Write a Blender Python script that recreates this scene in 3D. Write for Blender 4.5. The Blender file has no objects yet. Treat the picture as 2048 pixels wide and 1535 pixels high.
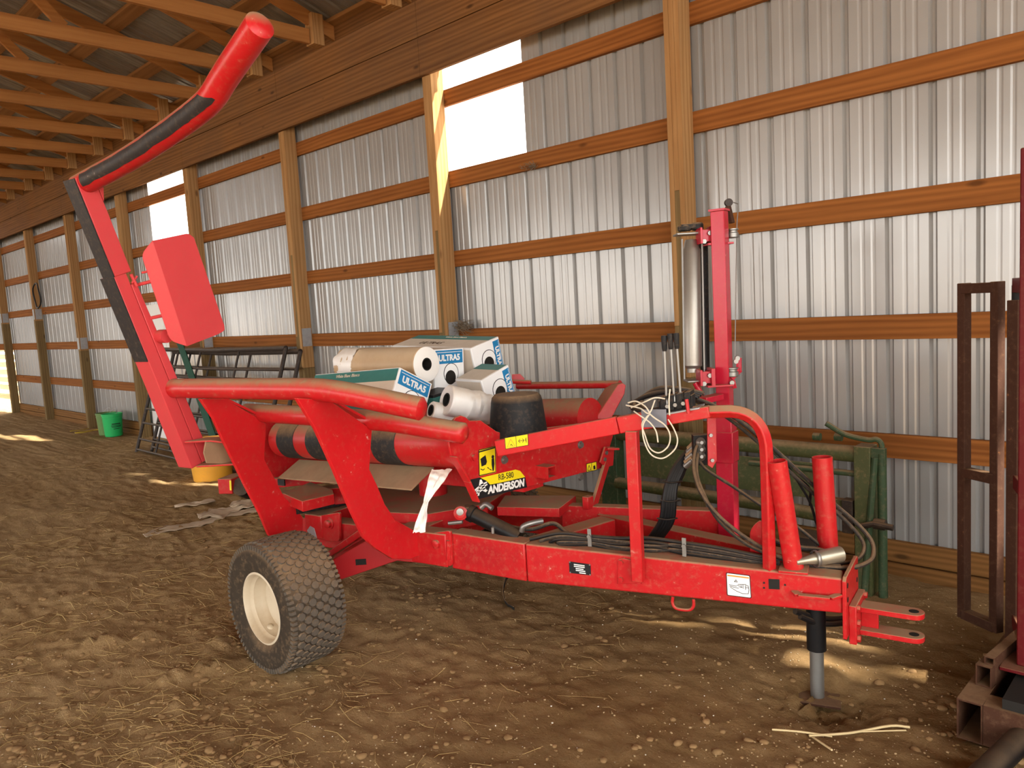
import bpy, bmesh, math, random
from mathutils import Vector, Matrix, noise
random.seed(7)
R = math.radians
scn = bpy.context.scene
COL = scn.collection
V = Vector
CAMZ = 1.72
# ------------------------------------------------------------------ camera (measured from the photograph)
F_PX, PITCH, ROLL, YAW = 1538.0, R(-5.76297), R(3.36473), R(43.85925)
CM = (Matrix.Rotation(YAW, 3, 'Z') @ Matrix.Rotation(PITCH, 3, 'X') @ Matrix.Rotation(ROLL, 3, 'Y'))
CAMP = V((0, 0, CAMZ))
def ray(px, py): return CM @ V(((px-1024)/F_PX, 1, -(py-767.5)/F_PX))
def PD(px, py, d): return CAMP + ray(px, py)*d
def plane(px, py, p0, n):
    r = ray(px, py); return CAMP + r*((p0-CAMP).dot(n)/r.dot(n))
def PX(px, py, x): return plane(px, py, V((x,0,0)), V((1,0,0)))
def PY(px, py, y): return plane(px, py, V((0,y,0)), V((0,1,0)))
def PZ(px, py, z): return plane(px, py, V((0,0,z)), V((0,0,1)))
TH = R(10)                                   # the machine stands ten degrees off the wall line
UU = V((math.cos(TH), math.sin(TH), 0)); VV = V((-math.sin(TH), math.cos(TH), 0)); ZZ = V((0,0,1))
def mw(u, v, z): return UU*u + VV*v + ZZ*z
def PU(px, py, u): return plane(px, py, UU*u, UU)
def PV(px, py, v): return plane(px, py, VV*v, VV)
NA, NB = mw(-2.0,3.013,0), mw(-.605,3.245,0)
NDIR = (NB-NA).normalized(); NN = NDIR.cross(ZZ).normalized()     # near rail: along, outward
def PN(px, py, off=0): return plane(px, py, NA+NN*off, NN)

# ------------------------------------------------------------------ materials
def nt(name):
    m = bpy.data.materials.new(name); m.use_nodes = True
    t = m.node_tree; t.nodes.clear()
    o = t.nodes.new('ShaderNodeOutputMaterial'); b = t.nodes.new('ShaderNodeBsdfPrincipled')
    t.links.new(b.outputs[0], o.inputs[0]); return m, t, b
def N(t, typ, **kw):
    n = t.nodes.new(typ)
    for k, v in kw.items():
        if k in n.inputs: n.inputs[k].default_value = v
        else: setattr(n, k, v)
    return n
def L(t, a, b): t.links.new(a, b)
def coords(t, scale=(1,1,1)):
    tc = N(t, 'ShaderNodeTexCoord'); mp = N(t, 'ShaderNodeMapping'); mp.inputs['Scale'].default_value = scale
    L(t, tc.outputs['Object'], mp.inputs[0]); return mp.outputs[0]
def noise_n(t, vec, scale, detail=4, rough=.6):
    n = N(t, 'ShaderNodeTexNoise'); n.inputs['Scale'].default_value = scale; n.inputs['Detail'].default_value = detail; n.inputs['Roughness'].default_value = rough
    if vec: L(t, vec, n.inputs['Vector'])
    return n.outputs['Fac']
def ramp(t, fac, stops):
    r = N(t, 'ShaderNodeValToRGB'); e = r.color_ramp.elements
    while len(e) < len(stops): e.new(.5)
    for el, (p, c) in zip(e, stops): el.position = p; el.color = (*c, 1) if len(c) == 3 else c
    L(t, fac, r.inputs[0]); return r.outputs[0]
def mixc(t, fac, a, b):
    m = N(t, 'ShaderNodeMix', data_type='RGBA')
    for s, v in ((0, fac), (6, a), (7, b)):
        if hasattr(v, 'is_linked') or hasattr(v, 'links'): L(t, v, m.inputs[s])
        else: m.inputs[s].default_value = v if s == 0 else (*v, 1)
    return m.outputs[2]
def math_n(t, op, a, b=0.0):
    m = N(t, 'ShaderNodeMath', operation=op)
    for i, v in enumerate((a, b)):
        if hasattr(v, 'links'): L(t, v, m.inputs[i])
        else: m.inputs[i].default_value = v
    m.use_clamp = op in ('MULTIPLY', 'ADD'); return m.outputs[0]
def bump(t, b, h, s=.3, d=.01):
    n = N(t, 'ShaderNodeBump'); n.inputs['Strength'].default_value = s; n.inputs['Distance'].default_value = d
    L(t, h, n.inputs['Height']); L(t, n.outputs[0], b.inputs['Normal'])
DUST = (.33, .21, .115)
def paint(name, col, rough=.35, dust=.8, dustcol=DUST, metal=0, wear=None, var=.12, speck=.25, spec=.35):
    """paint with settled dust on upward faces and a little wear"""
    m, t, b = nt(name); v = coords(t)
    n1 = noise_n(t, v, 3.5, 5); n2 = noise_n(t, v, 38, 4, .7)
    c = mixc(t, n1, tuple(x*(1-var) for x in col), tuple(min(1, x*(1+var)) for x in col))
    if wear:
        w = ramp(t, n2, [(.64, (0,0,0)), (.71, (.8,.8,.8))]); w2 = math_n(t, 'MULTIPLY', w, ramp(t, n1, [(.5, (0,0,0)), (.62, (1,1,1))]))
        c = mixc(t, w2, c, wear)
    g = N(t, 'ShaderNodeNewGeometry'); s = N(t, 'ShaderNodeSeparateXYZ'); L(t, g.outputs['Normal'], s.inputs[0])
    up = ramp(t, s.outputs[2], [(.22, (0,0,0)), (.72, (1,1,1))])
    pat = ramp(t, noise_n(t, v, 9, 6, .7), [(.3, (.5,)*3), (.55, (1,)*3)])
    f = math_n(t, 'MULTIPLY', math_n(t, 'MULTIPLY', up, pat), dust)
    film = math_n(t, 'MULTIPLY', ramp(t, n2, [(.5, (0,0,0)), (.75, (1,1,1))]), speck)
    f = math_n(t, 'ADD', f, math_n(t, 'MULTIPLY', film, min(1, dust)))
    c = mixc(t, f, c, dustcol); L(t, c, b.inputs['Base Color'])
    rr = N(t, 'ShaderNodeMapRange'); L(t, f, rr.inputs[0]); rr.inputs[3].default_value = rough; rr.inputs[4].default_value = .9
    L(t, rr.outputs[0], b.inputs['Roughness']); b.inputs['Metallic'].default_value = metal
    bump(t, b, n2, .08, .004); b.inputs['Specular IOR Level'].default_value = spec; return m
def plain(name, col, rough=.5, metal=0, var=.15, sc=12, bmp=.1):
    m, t, b = nt(name); b.inputs['Specular IOR Level'].default_value = .25; v = coords(t); n = noise_n(t, v, sc, 5)
    L(t, mixc(t, n, tuple(x*(1-var) for x in col), tuple(min(1, x*(1+var)) for x in col)), b.inputs['Base Color'])
    b.inputs['Roughness'].default_value = rough; b.inputs['Metallic'].default_value = metal
    if bmp: bump(t, b, n, bmp, .004)
    return m
def wood(name, axis, dark, light, knots=True, var=1.0, stain=None):
    m, t, b = nt(name); sc = [14, 14, 14]; sc[axis] = .7
    v = coords(t, sc); g = noise_n(t, v, 1.6, 6, .65); w = N(t, 'ShaderNodeTexWave', wave_type='BANDS', bands_direction='XYZ'[(axis+2) % 3])
    L(t, v, w.inputs[0]); w.inputs['Scale'].default_value = .55; w.inputs['Distortion'].default_value = 9; w.inputs['Detail'].default_value = 3
    f = math_n(t, 'ADD', math_n(t, 'MULTIPLY', g, .75), math_n(t, 'MULTIPLY', w.outputs['Fac'], .28))
    c = ramp(t, f, [(.22, dark), (.5, tuple((a+b2)/2 for a, b2 in zip(dark, light))), (.8, light)])
    k = N(t, 'ShaderNodeTexVoronoi', feature='F1'); ks = [7, 7, 7]; ks[axis] = 2.6; L(t, coords(t, ks), k.inputs['Vector']); k.inputs['Scale'].default_value = .8
    if knots: c = mixc(t, ramp(t, k.outputs['Distance'], [(.05, (.75,)*3), (.12, (0,0,0))]), c, tuple(x*.3 for x in dark))
    big = ramp(t, noise_n(t, coords(t), 1.1, 3), [(.35, (0,0,0)), (.7, (1,1,1))])
    c = mixc(t, math_n(t, 'MULTIPLY', big, .3), c, stain or tuple(x*.55 for x in light))
    L(t, c, b.inputs['Base Color']); b.inputs['Roughness'].default_value = .8; b.inputs['Specular IOR Level'].default_value = .15; bump(t, b, g, .15, .006); return m

RED = paint('red_paint', (.50,.013,.016), .33, .95, wear=(.75,.36,.33))
REDC = paint('red_paint_clean', (.56,.013,.017), .30, .45, wear=(.78,.40,.36))
REDN = paint('red_paint_low_dust', (.40,.011,.014), .45, .12, speck=.1)  # darker red with little dust, for the wheel arm
REDP = paint('red_paint_sky_sheen', (.62,.055,.062), .42, .30)  # paler red: sky reflection on shield and arm put into the colour
REDM = paint('red_paint_mast', (.46,.012,.035), .22, .35)
DKRED = paint('oxide_red_paint', (.10,.006,.008), .45, .4, spec=.15)
BLACKWORN = paint('scuffed_black_steel', (.028,.024,.024), .5, .4, wear=(.35,.33,.32), speck=.4, spec=.2)
BLACK = paint('black_rubber', (.014,.014,.015), .55, .7, speck=.2, spec=.2)
CHAR = paint('charcoal_rubber', (.026,.026,.026), .6, .85, speck=.3, spec=.15)
HOSE = paint('hose_rubber', (.026,.023,.021), .55, .55, speck=.45, spec=.2)
HOSEB = paint('hose_rubber_black', (.007,.007,.008), .42, .2, speck=.08, spec=.25)
PLATEG = plain('blue_grey_plate', (.17,.18,.215), .35, .3, .25, 9)
LUG = paint('dusty_tread', (.105,.088,.070), .95, .5, speck=.6, spec=.05)
TYRE = paint('tyre_rubber', (.046,.035,.025), .95, .6, speck=.55, spec=.1)
CREAM = paint('cream_rim_paint', (.60,.51,.37), .5, .55, dustcol=(.40,.27,.15), wear=(.45,.28,.14))
STEEL = plain('zinc_steel', (.29,.285,.27), .42, .8, .18)
ALU = plain('brushed_aluminium', (.34,.32,.285), .42, .75, .08, 40)
GALV = plain('galvanised_plate', (.36,.365,.37), .5, .3, .25, 30)
DUSTY = plain('dust_caked_steel', (.33,.21,.12), .95, 0, .3, 9, .4)
RUST = paint('rusty_brown_steel', (.060,.027,.017), .7, .35, wear=(.30,.11,.03), speck=.35, spec=.1)
SKIDM = paint('mill_scale_steel', (.065,.028,.016), .75, .5, speck=.35, spec=.1)
PIPE = paint('dark_pipe_steel', (.030,.021,.017), .5, .4, speck=.4, spec=.25)
GREEN = paint('olive_green_paint', (.060,.070,.022), .65, .7, wear=(.13,.08,.04), speck=.5)
GREENB = paint('dull_green_paint', (.028,.055,.022), .6, .6, wear=(.12,.07,.04), speck=.4)
EMER = paint('emerald_green_paint', (.003,.055,.028), .55, .02, spec=.1, speck=.05)
BUCKET = plain('green_plastic', (.02,.42,.11), .4, 0, .1)
BUCKET2 = plain('faded_green_plastic', (.13,.22,.07), .5, 0, .2)
YELTUB = paint('yellow_plastic', (.75,.36,.035), .45, .5, speck=.35)
FILM = paint('white_stretch_film', (.90,.88,.84), .3, .5, dustcol=(.55,.42,.28), speck=.12, var=.05)
FILMB = paint('brown_wrapped_film', (.50,.34,.19), .4, .4, dustcol=(.62,.50,.36), var=.25)
CARD = paint('white_carton', (.90,.90,.89), .6, .3, dustcol=(.6,.5,.38), var=.03, speck=.04)
CARDT = paint('dusty_carton', (.70,.61,.50), .7, .4, dustcol=(.50,.40,.28), var=.1, speck=.3)
BLUE = plain('carton_blue_print', (.02,.21,.46), .5, 0, .12)
TEAL = plain('carton_teal_print', (.045,.19,.17), .55, 0, .2)
WHITE = plain('white_print', (.85,.85,.83), .5, 0, .03)
INK = plain('black_print', (.015,.015,.017), .45, 0, .1)
YEL = plain('yellow_decal', (.86,.70,.015), .4, 0, .05)
ORANGE = plain('orange_print', (.80,.30,.05), .5, 0, .05)
REDINK = plain('red_print', (.55,.03,.03), .5, 0, .05)
HOLE = plain('dark_core_tube', (.016,.014,.012), .7, 0, .1)
RAG = plain('dirty_white_plastic', (.58,.46,.33), .7, 0, .35, 7, .5)
TWINE = plain('pale_twine', (.66,.60,.48), .8)
STRAW = plain('straw', (.52,.36,.15), .8, 0, .35, 3)
POSTW = wood('post_timber', 2, (0.255,0.123,0.043), (0.442,0.255,0.106))
POSTL = wood('treated_post_timber', 2, (0.128,0.080,0.032), (0.240,0.160,0.068))
GIRT = wood('girt_timber', 0, (0.145,0.044,0.009), (0.306,0.115,0.027))
HEAD = wood('header_timber', 0, (0.111,0.044,0.013), (0.230,0.106,0.034), stain=(.06,.05,.04))
CHORD = wood('truss_timber_y', 1, (0.257,0.100,0.027), (0.437,0.199,0.062))
PURL = wood('purlin_timber', 0, (0.198,0.090,0.032), (0.324,0.162,0.063))
SKIRT = wood('skirt_timber', 0, (0.112,0.049,0.013), (0.247,0.116,0.034))
DOORW = plain('white_door_paint', (.78,.78,.76), .4, 0, .03)

m, t, b = nt('siding_steel'); v = coords(t); n = noise_n(t, v, .9, 3)
c = ramp(t, n, [(.3, (.29,.285,.275)), (.7, (.36,.355,.345))])
sp = ramp(t, noise_n(t, v, 60, 4, .75), [(.67, (0,0,0)), (.75, (.8,.8,.8))])
c = mixc(t, math_n(t, 'MULTIPLY', sp, ramp(t, noise_n(t, v, 1.3, 3), [(.45, (.03,)*3), (.62, (.7,)*3)])), c, (.17,.13,.09))
L(t, c, b.inputs['Base Color']); b.inputs['Roughness'].default_value = .24; b.inputs['Metallic'].default_value = .25; SIDING = m
m, t, b = nt('roof_steel'); n = noise_n(t, coords(t, (5, .5, 5)), 1.4, 5)
L(t, ramp(t, n, [(.3, (.20,.195,.185)), (.7, (.34,.335,.32))]), b.inputs['Base Color']); b.inputs['Roughness'].default_value = .35; b.inputs['Metallic'].default_value = .6; ROOF = m

m, t, b = nt('dirt'); v = coords(t)
n1 = noise_n(t, v, .55, 6, .6); n2 = noise_n(t, coords(t, (1.2, 2.2, 1)), 6, 9, .75); n3 = noise_n(t, v, 60, 6, .75); n4 = noise_n(t, v, 1.7, 4)
c = ramp(t, n2, [(.28, (.22,.13,.055)), (.5, (.38,.24,.11)), (.74, (.50,.345,.175))])
c = mixc(t, ramp(t, n1, [(.35, (0,0,0)), (.65, (.45,.45,.45))]), c, (.50,.35,.19))
c = mixc(t, ramp(t, n3, [(.30, (.7,)*3), (.42, (0,)*3)]), c, (.11,.062,.026))
c = mixc(t, ramp(t, n3, [(.62, (0,)*3), (.74, (.6,)*3)]), c, (.55,.41,.24))
s = N(t, 'ShaderNodeSeparateXYZ'); L(t, v, s.inputs[0])
damp_shade = math_n(t, 'MULTIPLY', ramp(t, n4, [(.3, (1,1,1)), (.62, (.45,.45,.45))]), .68)      # damp trodden soil by the drawbar, with shade put into its brown
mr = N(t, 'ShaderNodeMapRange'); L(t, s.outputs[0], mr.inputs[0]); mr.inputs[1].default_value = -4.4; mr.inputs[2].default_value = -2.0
c = mixc(t, math_n(t, 'MULTIPLY', damp_shade, mr.outputs[0]), c, (.150,.078,.024))
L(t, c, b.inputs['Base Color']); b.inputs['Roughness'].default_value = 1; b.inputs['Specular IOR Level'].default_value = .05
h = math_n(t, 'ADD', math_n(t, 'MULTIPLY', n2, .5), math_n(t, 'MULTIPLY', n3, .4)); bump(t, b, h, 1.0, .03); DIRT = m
PEB = plain('pebble_stone', (.40,.28,.15), .85, 0, .45, 25)
CLOD = plain('dirt_clod', (.25,.15,.066), .95, 0, .4, 14, .6)

m, t, b = nt('clear_panel'); t.nodes.remove(b)
tr = N(t, 'ShaderNodeBsdfTransparent'); tl = N(t, 'ShaderNodeBsdfTranslucent'); tl.inputs[0].default_value = (.9,.9,.88,1); mx = N(t, 'ShaderNodeMixShader'); mx.inputs[0].default_value = .22
L(t, tr.outputs[0], mx.inputs[1]); L(t, tl.outputs[0], mx.inputs[2]); L(t, mx.outputs[0], t.nodes['Material Output'].inputs[0]); CLEAR = m

# ------------------------------------------------------------------ builders
def name_clean(n): return n
def link(name, me, mat, parent=None):
    o = bpy.data.objects.new(name, me); COL.objects.link(o)
    if mat is not None: me.materials.append(mat)
    if parent is not None:
        o.parent = parent; o.matrix_parent_inverse = wm(parent).inverted()
    return o
WM = {}
def wm(o): return WM.get(o.name, Matrix.Identity(4))
def thing(name, label, cat, loc=(0,0,0), rz=0, group=None, parent=None):
    o = bpy.data.objects.new(name, None); COL.objects.link(o); o.empty_display_size = .1
    o.location = loc; o.rotation_euler = (0,0,rz); WM[o.name] = Matrix.Translation(loc) @ Matrix.Rotation(rz, 4, 'Z')
    o['label'] = label; o['category'] = cat
    if group: o['group'] = group
    return o
def tag(o, label, cat, group=None, kind=None):
    if label: o['label'] = label
    if cat: o['category'] = cat
    if group: o['group'] = group
    if kind: o['kind'] = kind
    return o
def group_empty(name, parent, loc):     # a part that only parents sub-parts
    o = bpy.data.objects.new(name, None); COL.objects.link(o); o.parent = parent
    o.matrix_parent_inverse = wm(parent).inverted(); o.location = loc; WM[o.name] = Matrix.Translation(loc); return o
def frame_of(d, up=ZZ):
    d = d.normalized()
    if abs(d.dot(up)) > .98: up = V((1,0,0))
    s = d.cross(up).normalized(); return d, s, s.cross(d).normalized()
class B:
    def __init__(s): s.bm = bmesh.new()
    def face(s, pts):
        vs = [s.bm.verts.new(p) for p in pts]
        try: return s.bm.faces.new(vs)
        except ValueError: pass
    def hexa(s, a, c):                  # two quads, corresponding corners
        A = [s.bm.verts.new(p) for p in a]; C = [s.bm.verts.new(p) for p in c]; f = s.bm.faces.new
        f(A[::-1]); f(C)
        for i in range(len(A)):
            j = (i+1) % len(A); f((A[i], A[j], C[j], C[i]))
        return s
    def prism(s, pts, ext): return s.hexa(list(pts), [V(p)+ext for p in pts])
    def box(s, p0, p1):
        (x0,y0,z0),(x1,y1,z1) = p0, p1
        return s.hexa([V((x0,y0,z0)),V((x1,y0,z0)),V((x1,y1,z0)),V((x0,y1,z0))], [V((x0,y0,z1)),V((x1,y0,z1)),V((x1,y1,z1)),V((x0,y1,z1))])
    def obox(s, c, ax, ay, az):         # centre and three half-axes
        q = lambda k: [c-ax-ay+az*k, c+ax-ay+az*k, c+ax+ay+az*k, c-ax+ay+az*k]
        return s.hexa(q(-1), q(1))
    def bar(s, p, q, w, h, up=ZZ):      # rectangular bar from p to q; w sideways, h along up
        d, sd, u = frame_of(q-p, up); r = lambda o: [o-sd*w/2-u*h/2, o+sd*w/2-u*h/2, o+sd*w/2+u*h/2, o-sd*w/2+u*h/2]
        return s.hexa(r(p), r(q))
    def tubebar(s, p, q, w, h, th=.006, up=ZZ):   # open-ended hollow bar
        d, sd, u = frame_of(q-p, up)
        def ring(o, k): a, b2 = w/2-k, h/2-k; return [s.bm.verts.new(o+sd*x+u*y) for x, y in ((-a,-b2),(a,-b2),(a,b2),(-a,b2))]
        o1, o2, i1, i2 = ring(p,0), ring(q,0), ring(p,th), ring(q,th); f = s.bm.faces.new
        for i in range(4):
            j = (i+1) % 4; f((o1[i],o1[j],o2[j],o2[i])); f((i1[j],i1[i],i2[i],i2[j])); f((o1[j],o1[i],i1[i],i1[j])); f((o2[i],o2[j],i2[j],i2[i]))
        return s
    def tube(s, pts, r, n=12, cap=True, closed=False):
        pts = [V(p) for p in pts]; m_ = len(pts); rings = []; prev = None
        rr = r if hasattr(r, '__len__') else [r]*m_
        for i, p in enumerate(pts):
            a = pts[i-1] if (i > 0 or closed) else p; c = pts[(i+1) % m_] if (i < m_-1 or closed) else p
            d = (c-a).normalized()
            if prev is None:
                _, sd, u = frame_of(d)
            else:
                sd = (prev - d*prev.dot(d)).normalized(); u = sd.cross(d)
            prev = sd
            rings.append([s.bm.verts.new(p + (sd*math.cos(2*math.pi*k/n) + u*math.sin(2*math.pi*k/n))*rr[i]) for k in range(n)])
        for i in range(m_ if closed else m_-1):
            A, C = rings[i], rings[(i+1) % m_]
            for k in range(n):
                j = (k+1) % n
                s.bm.faces.new((A[k], A[j], C[j], C[k]))
        if cap and not closed: s.bm.faces.new(rings[0][::-1]); s.bm.faces.new(rings[-1])
        return s
    def cyl(s, p, q, r, r2=None, n=24): return s.tube([p, q], [r, r if r2 is None else r2], n)
    def pipe(s, p, q, r, th=.005, n=24, depth=None):      # hollow open-topped at q
        d = (q-p).normalized(); return s.lathe([(r,0),(r,(q-p).length),(r-th,(q-p).length),(r-th,max(0,(q-p).length-(depth or 9))+.002)], p, d, n, capend=True)
    def lathe(s, prof, o, ax, n=32, capend=False, capstart=False):
        d, sd, u = frame_of(ax); rings = []
        for rad, hgt in prof:
            if rad < 1e-6: rings.append([s.bm.verts.new(o+d*hgt)]); continue
            rings.append([s.bm.verts.new(o+d*hgt+(sd*math.cos(2*math.pi*k/n)+u*math.sin(2*math.pi*k/n))*rad) for k in range(n)])
        for A, C in zip(rings, rings[1:]):
            for k in range(n):
                j = (k+1) % n
                if len(A) == 1 and len(C) == 1: continue
                if len(A) == 1: s.bm.faces.new((A[0], C[j], C[k]))
                elif len(C) == 1: s.bm.faces.new((A[k], A[j], C[0]))
                else: s.bm.faces.new((A[k], A[j], C[j], C[k]))
        if capend: s.bm.faces.new(rings[-1])
        if capstart: s.bm.faces.new(rings[0][::-1])
        return s
    def bolt(s, c, n, r=.012, h=.01):
        s.cyl(c-n*.002, c+n*h, r, n=6); return s
    def build(s, name, mat, parent=None, bevel=0, ang=35, recalc=True):
        bm = s.bm
        if recalc: bmesh.ops.recalc_face_normals(bm, faces=bm.faces)
        for f in bm.faces: f.smooth = True
        for e in bm.edges:
            if len(e.link_faces) != 2 or e.calc_face_angle(9) > R(ang): e.smooth = False
        me = bpy.data.meshes.new(name); bm.to_mesh(me); bm.free()
        o = link(name, me, mat, parent)
        if bevel:
            md = o.modifiers.new('edge', 'BEVEL'); md.width = bevel; md.segments = 2; md.limit_method = 'ANGLE'; md.angle_limit = R(40)
        return o
def smooth_path(pts, k=6):              # Catmull-Rom
    pts = [V(p) for p in pts]; P = [pts[0]*2-pts[1]] + pts + [pts[-1]*2-pts[-2]]; out = []
    for i in range(1, len(P)-2):
        a, b_, c_, d = P[i-1:i+3]
        for j in range(k):
            x = j/k; out.append(.5*((2*b_)+(c_-a)*x+(2*a-5*b_+4*c_-d)*x*x+(3*b_-a-3*c_+d)*x**3))
    return out + [pts[-1]]
def rounded(pts, rad, k=4, which=None):
    out = []
    n = len(pts)
    for i, p in enumerate(pts):
        p = V(p)
        if which is not None and i not in which: out.append(p); continue
        a = (V(pts[i-1])-p); c = (V(pts[(i+1) % n])-p); r = min(rad, a.length*.45, c.length*.45)
        s_, e_ = p+a.normalized()*r, p+c.normalized()*r
        for j in range(k+1):
            x = j/k; out.append(s_*(1-x)**2 + p*2*x*(1-x) + e_*x*x)
    return out
def text(name, s, c, right, up, size, mat, parent, shear=0, bold=0, spacing=1, align='CENTER', ex=.0008, xs=1.0):
    cu = bpy.data.curves.new(name, 'FONT'); cu.body = s; cu.size = size; cu.align_x = align; cu.align_y = 'CENTER'
    cu.shear = shear; cu.offset = bold; cu.extrude = ex; cu.space_character = spacing; cu.resolution_u = 3
    tmp = bpy.data.objects.new(name+'_t', cu); COL.objects.link(tmp)
    bpy.context.view_layer.update()
    me = bpy.data.meshes.new_from_object(tmp.evaluated_get(bpy.context.evaluated_depsgraph_get()))
    bpy.data.objects.remove(tmp); right = right.normalized(); up = up.normalized(); nrm = right.cross(up)
    me.transform(Matrix((( right.x*xs, up.x, nrm.x, c.x), (right.y*xs, up.y, nrm.y, c.y), (right.z*xs, up.z, nrm.z, c.z), (0,0,0,1))))
    me.materials.clear(); return link(name, me, mat, parent)

# ================================================================== THE BUILDING
GY = 4.712                                   # inner face of the wall girts
XR = lambda i: -2.711 - 2.4384*i             # right edge of post i
ZL = {'E': .209, 'D': .8465, 'C': 1.5435, 'B': 2.2405, 'A': 2.9375, 'Z': 3.6345}
WIN = [(-5.20, -4.27), (-11.76, -10.40), (1.80, 3.06)]
WZ = (2.93, 3.99)
DOOR = (-12.42, -11.50, 2.06)
# corrugated siding
def profile(x0, x1, pitch=.2286, rec=.026):
    pts = []; x = x0
    while x < x1:
        for dx, dy in ((0,0),(.015,rec),(.029,rec),(.044,0),(.092,0),(.102,.0035),(.112,.0035),(.122,0),(.152,0),(.162,.0035),(.172,.0035),(.182,0)):
            pts.append((x+dx, dy))
        x += pitch
    return pts
bm = bmesh.new(); prof = profile(-24.623, 5.0, .231); zs = [-.1, 1.40, 2.06, WZ[0], WZ[1], 4.45]; OPEN = (-22.15, -19.93); cache = {}
def sv(i, k):
    if (i, k) not in cache: cache[i, k] = bm.verts.new((prof[i][0], 4.752+prof[i][1], zs[k]))
    return cache[i, k]
for i in range(len(prof)-1):
    xm = (prof[i][0]+prof[i+1][0])/2
    for k in range(5):
        if k == 3 and any(a < xm < c for a, c in WIN): continue
        if k < 2 and DOOR[0] < xm < DOOR[1]: continue
        if k == 0 and OPEN[0] < xm < OPEN[1]: continue
        bm.faces.new((sv(i,k), sv(i+1,k), sv(i+1,k+1), sv(i,k+1)))
me = bpy.data.meshes.new('wall_back'); bm.to_mesh(me); bm.free()
tag(link('wall_back', me, SIDING), 'light grey corrugated steel siding behind the girts', None, None, 'structure')
wl = B(); wl.box((-24.65,-12.7,-.1), (-24.6,-4.0,4.5)); wl.box((-24.65,-4.0,2.8), (-24.6,4.75,4.5)); wl.box((-24.65,-.5,-.1), (-24.6,4.75,2.8))
tag(wl.build('light_block_left', SIDING), None, None, None, 'structure')  # unseen end wall with a doorway, added to cut light from the left
tag(B().box((5.0,.9,-.1), (5.05,4.75,2.3)).build('light_block_right', SIDING), None, None, None, 'structure')  # unseen half-height end wall, added to shape the light from the right
for k, (a, c) in enumerate(WIN):
    o = B().box((a, 4.757, WZ[0]), (c, 4.761, WZ[1])).build('window_%d' % (k+1), CLEAR); tag(o, None, None, None, 'structure')
d = B().box((DOOR[0],4.735,0), (DOOR[1],4.775,DOOR[2])).build('door_1', DOORW); tag(d, None, None, None, 'structure')
bb = B()
for z0, z1 in ((.2,.85),(1.0,1.85)):
    for x0 in (DOOR[0]+.12, DOOR[0]+.5): bb.box((x0,4.73,z0), (x0+.3,4.736,z1))
bb.build('door_panel', DOORW, d, .004)
bb = B(); kp = V((DOOR[0]+.07,4.735,.98)); bb.lathe([(0,0),(.03,.002),(.03,.008),(.012,.012),(.012,.04),(.028,.05),(.03,.065),(.02,.08),(0,.083)], kp, V((0,-1,0)), 20); bb.build('door_knob', STEEL, d)
# girts, bay by bay
for i in range(-3, 9):
    x0, x1 = XR(i)-.057, XR(i-1)-.057
    for nm, zt in ZL.items():
        if nm == 'E' or (i == 8 and nm == 'D'): continue
        if i == 4 and nm in 'CD': x0c = DOOR[1]+.04
        else: x0c = x0
        if x1 > 5: x1 = 4.98
        o = B().box((x0c+.002, GY, zt-.14), (x1-.002, GY+.038, zt)).build('wall_girt', GIRT, None, .002); tag(o, None, None, None, 'structure')
for j, (z0, z1) in enumerate(((.085,.209),(-.1,.079))):
    for a, c in ((-24.6,-22.2),(-19.85,-17.5),(-17.5,-12.5),(-11.4,-7.6),(-7.6,-1.7),(-1.7,4.98)):
        o = B().box((a, GY-.002-.01*j, z0), (c-.003, GY+.034, z1)).build('baseboard_back', SKIRT, None, .002); tag(o, None, None, None, 'structure')
# posts: three laminated plies, truss plates at the splice, treated lower part
for i in range(-2, 10):
    xr = XR(i); zs_ = 1.52 if i < 6 else 2.12
    p = bpy.data.objects.new('wall_post', None); COL.objects.link(p); p.location = (xr-.057, 4.642, 0); WM[p.name] = Matrix.Translation(p.location); tag(p, None, None, None, 'structure')
    up = B(); lo = B()
    for k in range(3):
        e = (random.random()-.5)*.004; x0, x1 = xr-.114+.038*k, xr-.114+.038*(k+1)-.0012
        zc = zs_ + (0, .9, -.35)[k] * (1 if i < 3 else .4)
        up.box((x0, 4.572+e, zc+.001), (x1, 4.712, 4.36)); lo.box((x0, 4.572-e, -.15), (x1, 4.712, zc))
    up.build('upper_timber', POSTW, p, .002); lo.build('treated_timber', POSTL, p, .002)
    for fx, pts in (('side', None), ('front', None)):
        bb = B()
        if fx == 'side': bb.box((xr, 4.585, zs_-.11), (xr+.003, 4.70, zs_+.09))
        else: bb.box((xr-.108, 4.566, zs_-.11), (xr-.006, 4.569, zs_+.09)) if i in (5, 6, 7, 8) else bb.box((xr, 4.585, zs_-.11), (xr+.001, 4.7, zs_+.09))
        for k in range(7): 
            z = zs_-.095+.027*k
            if fx == 'side': bb.box((xr+.003, 4.59, z), (xr+.006, 4.695, z+.008))
        bb.build('splice_plate', GALV, p)
# headers on the posts' inner faces
for z0, z1, cuts in ((3.745,4.062,(-24.6,-19.8,-14.9,-10.03,-5.24,-.3,4.98)), (4.070,4.365,(-24.6,-17.3,-12.46,-7.6,-5.24,-1.5,4.98))):
    for a, c in zip(cuts, cuts[1:]):
        o = B().box((a, 4.532, z0), (c-.004, 4.572, z1)).build('header_board', HEAD, None, .002); tag(o, None, None, None, 'structure')
o = B().box((-24.6,4.69,4.36), (4.98,4.74,4.60)).build('header_blocking', HEAD); tag(o, None, None, None, 'structure')
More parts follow.
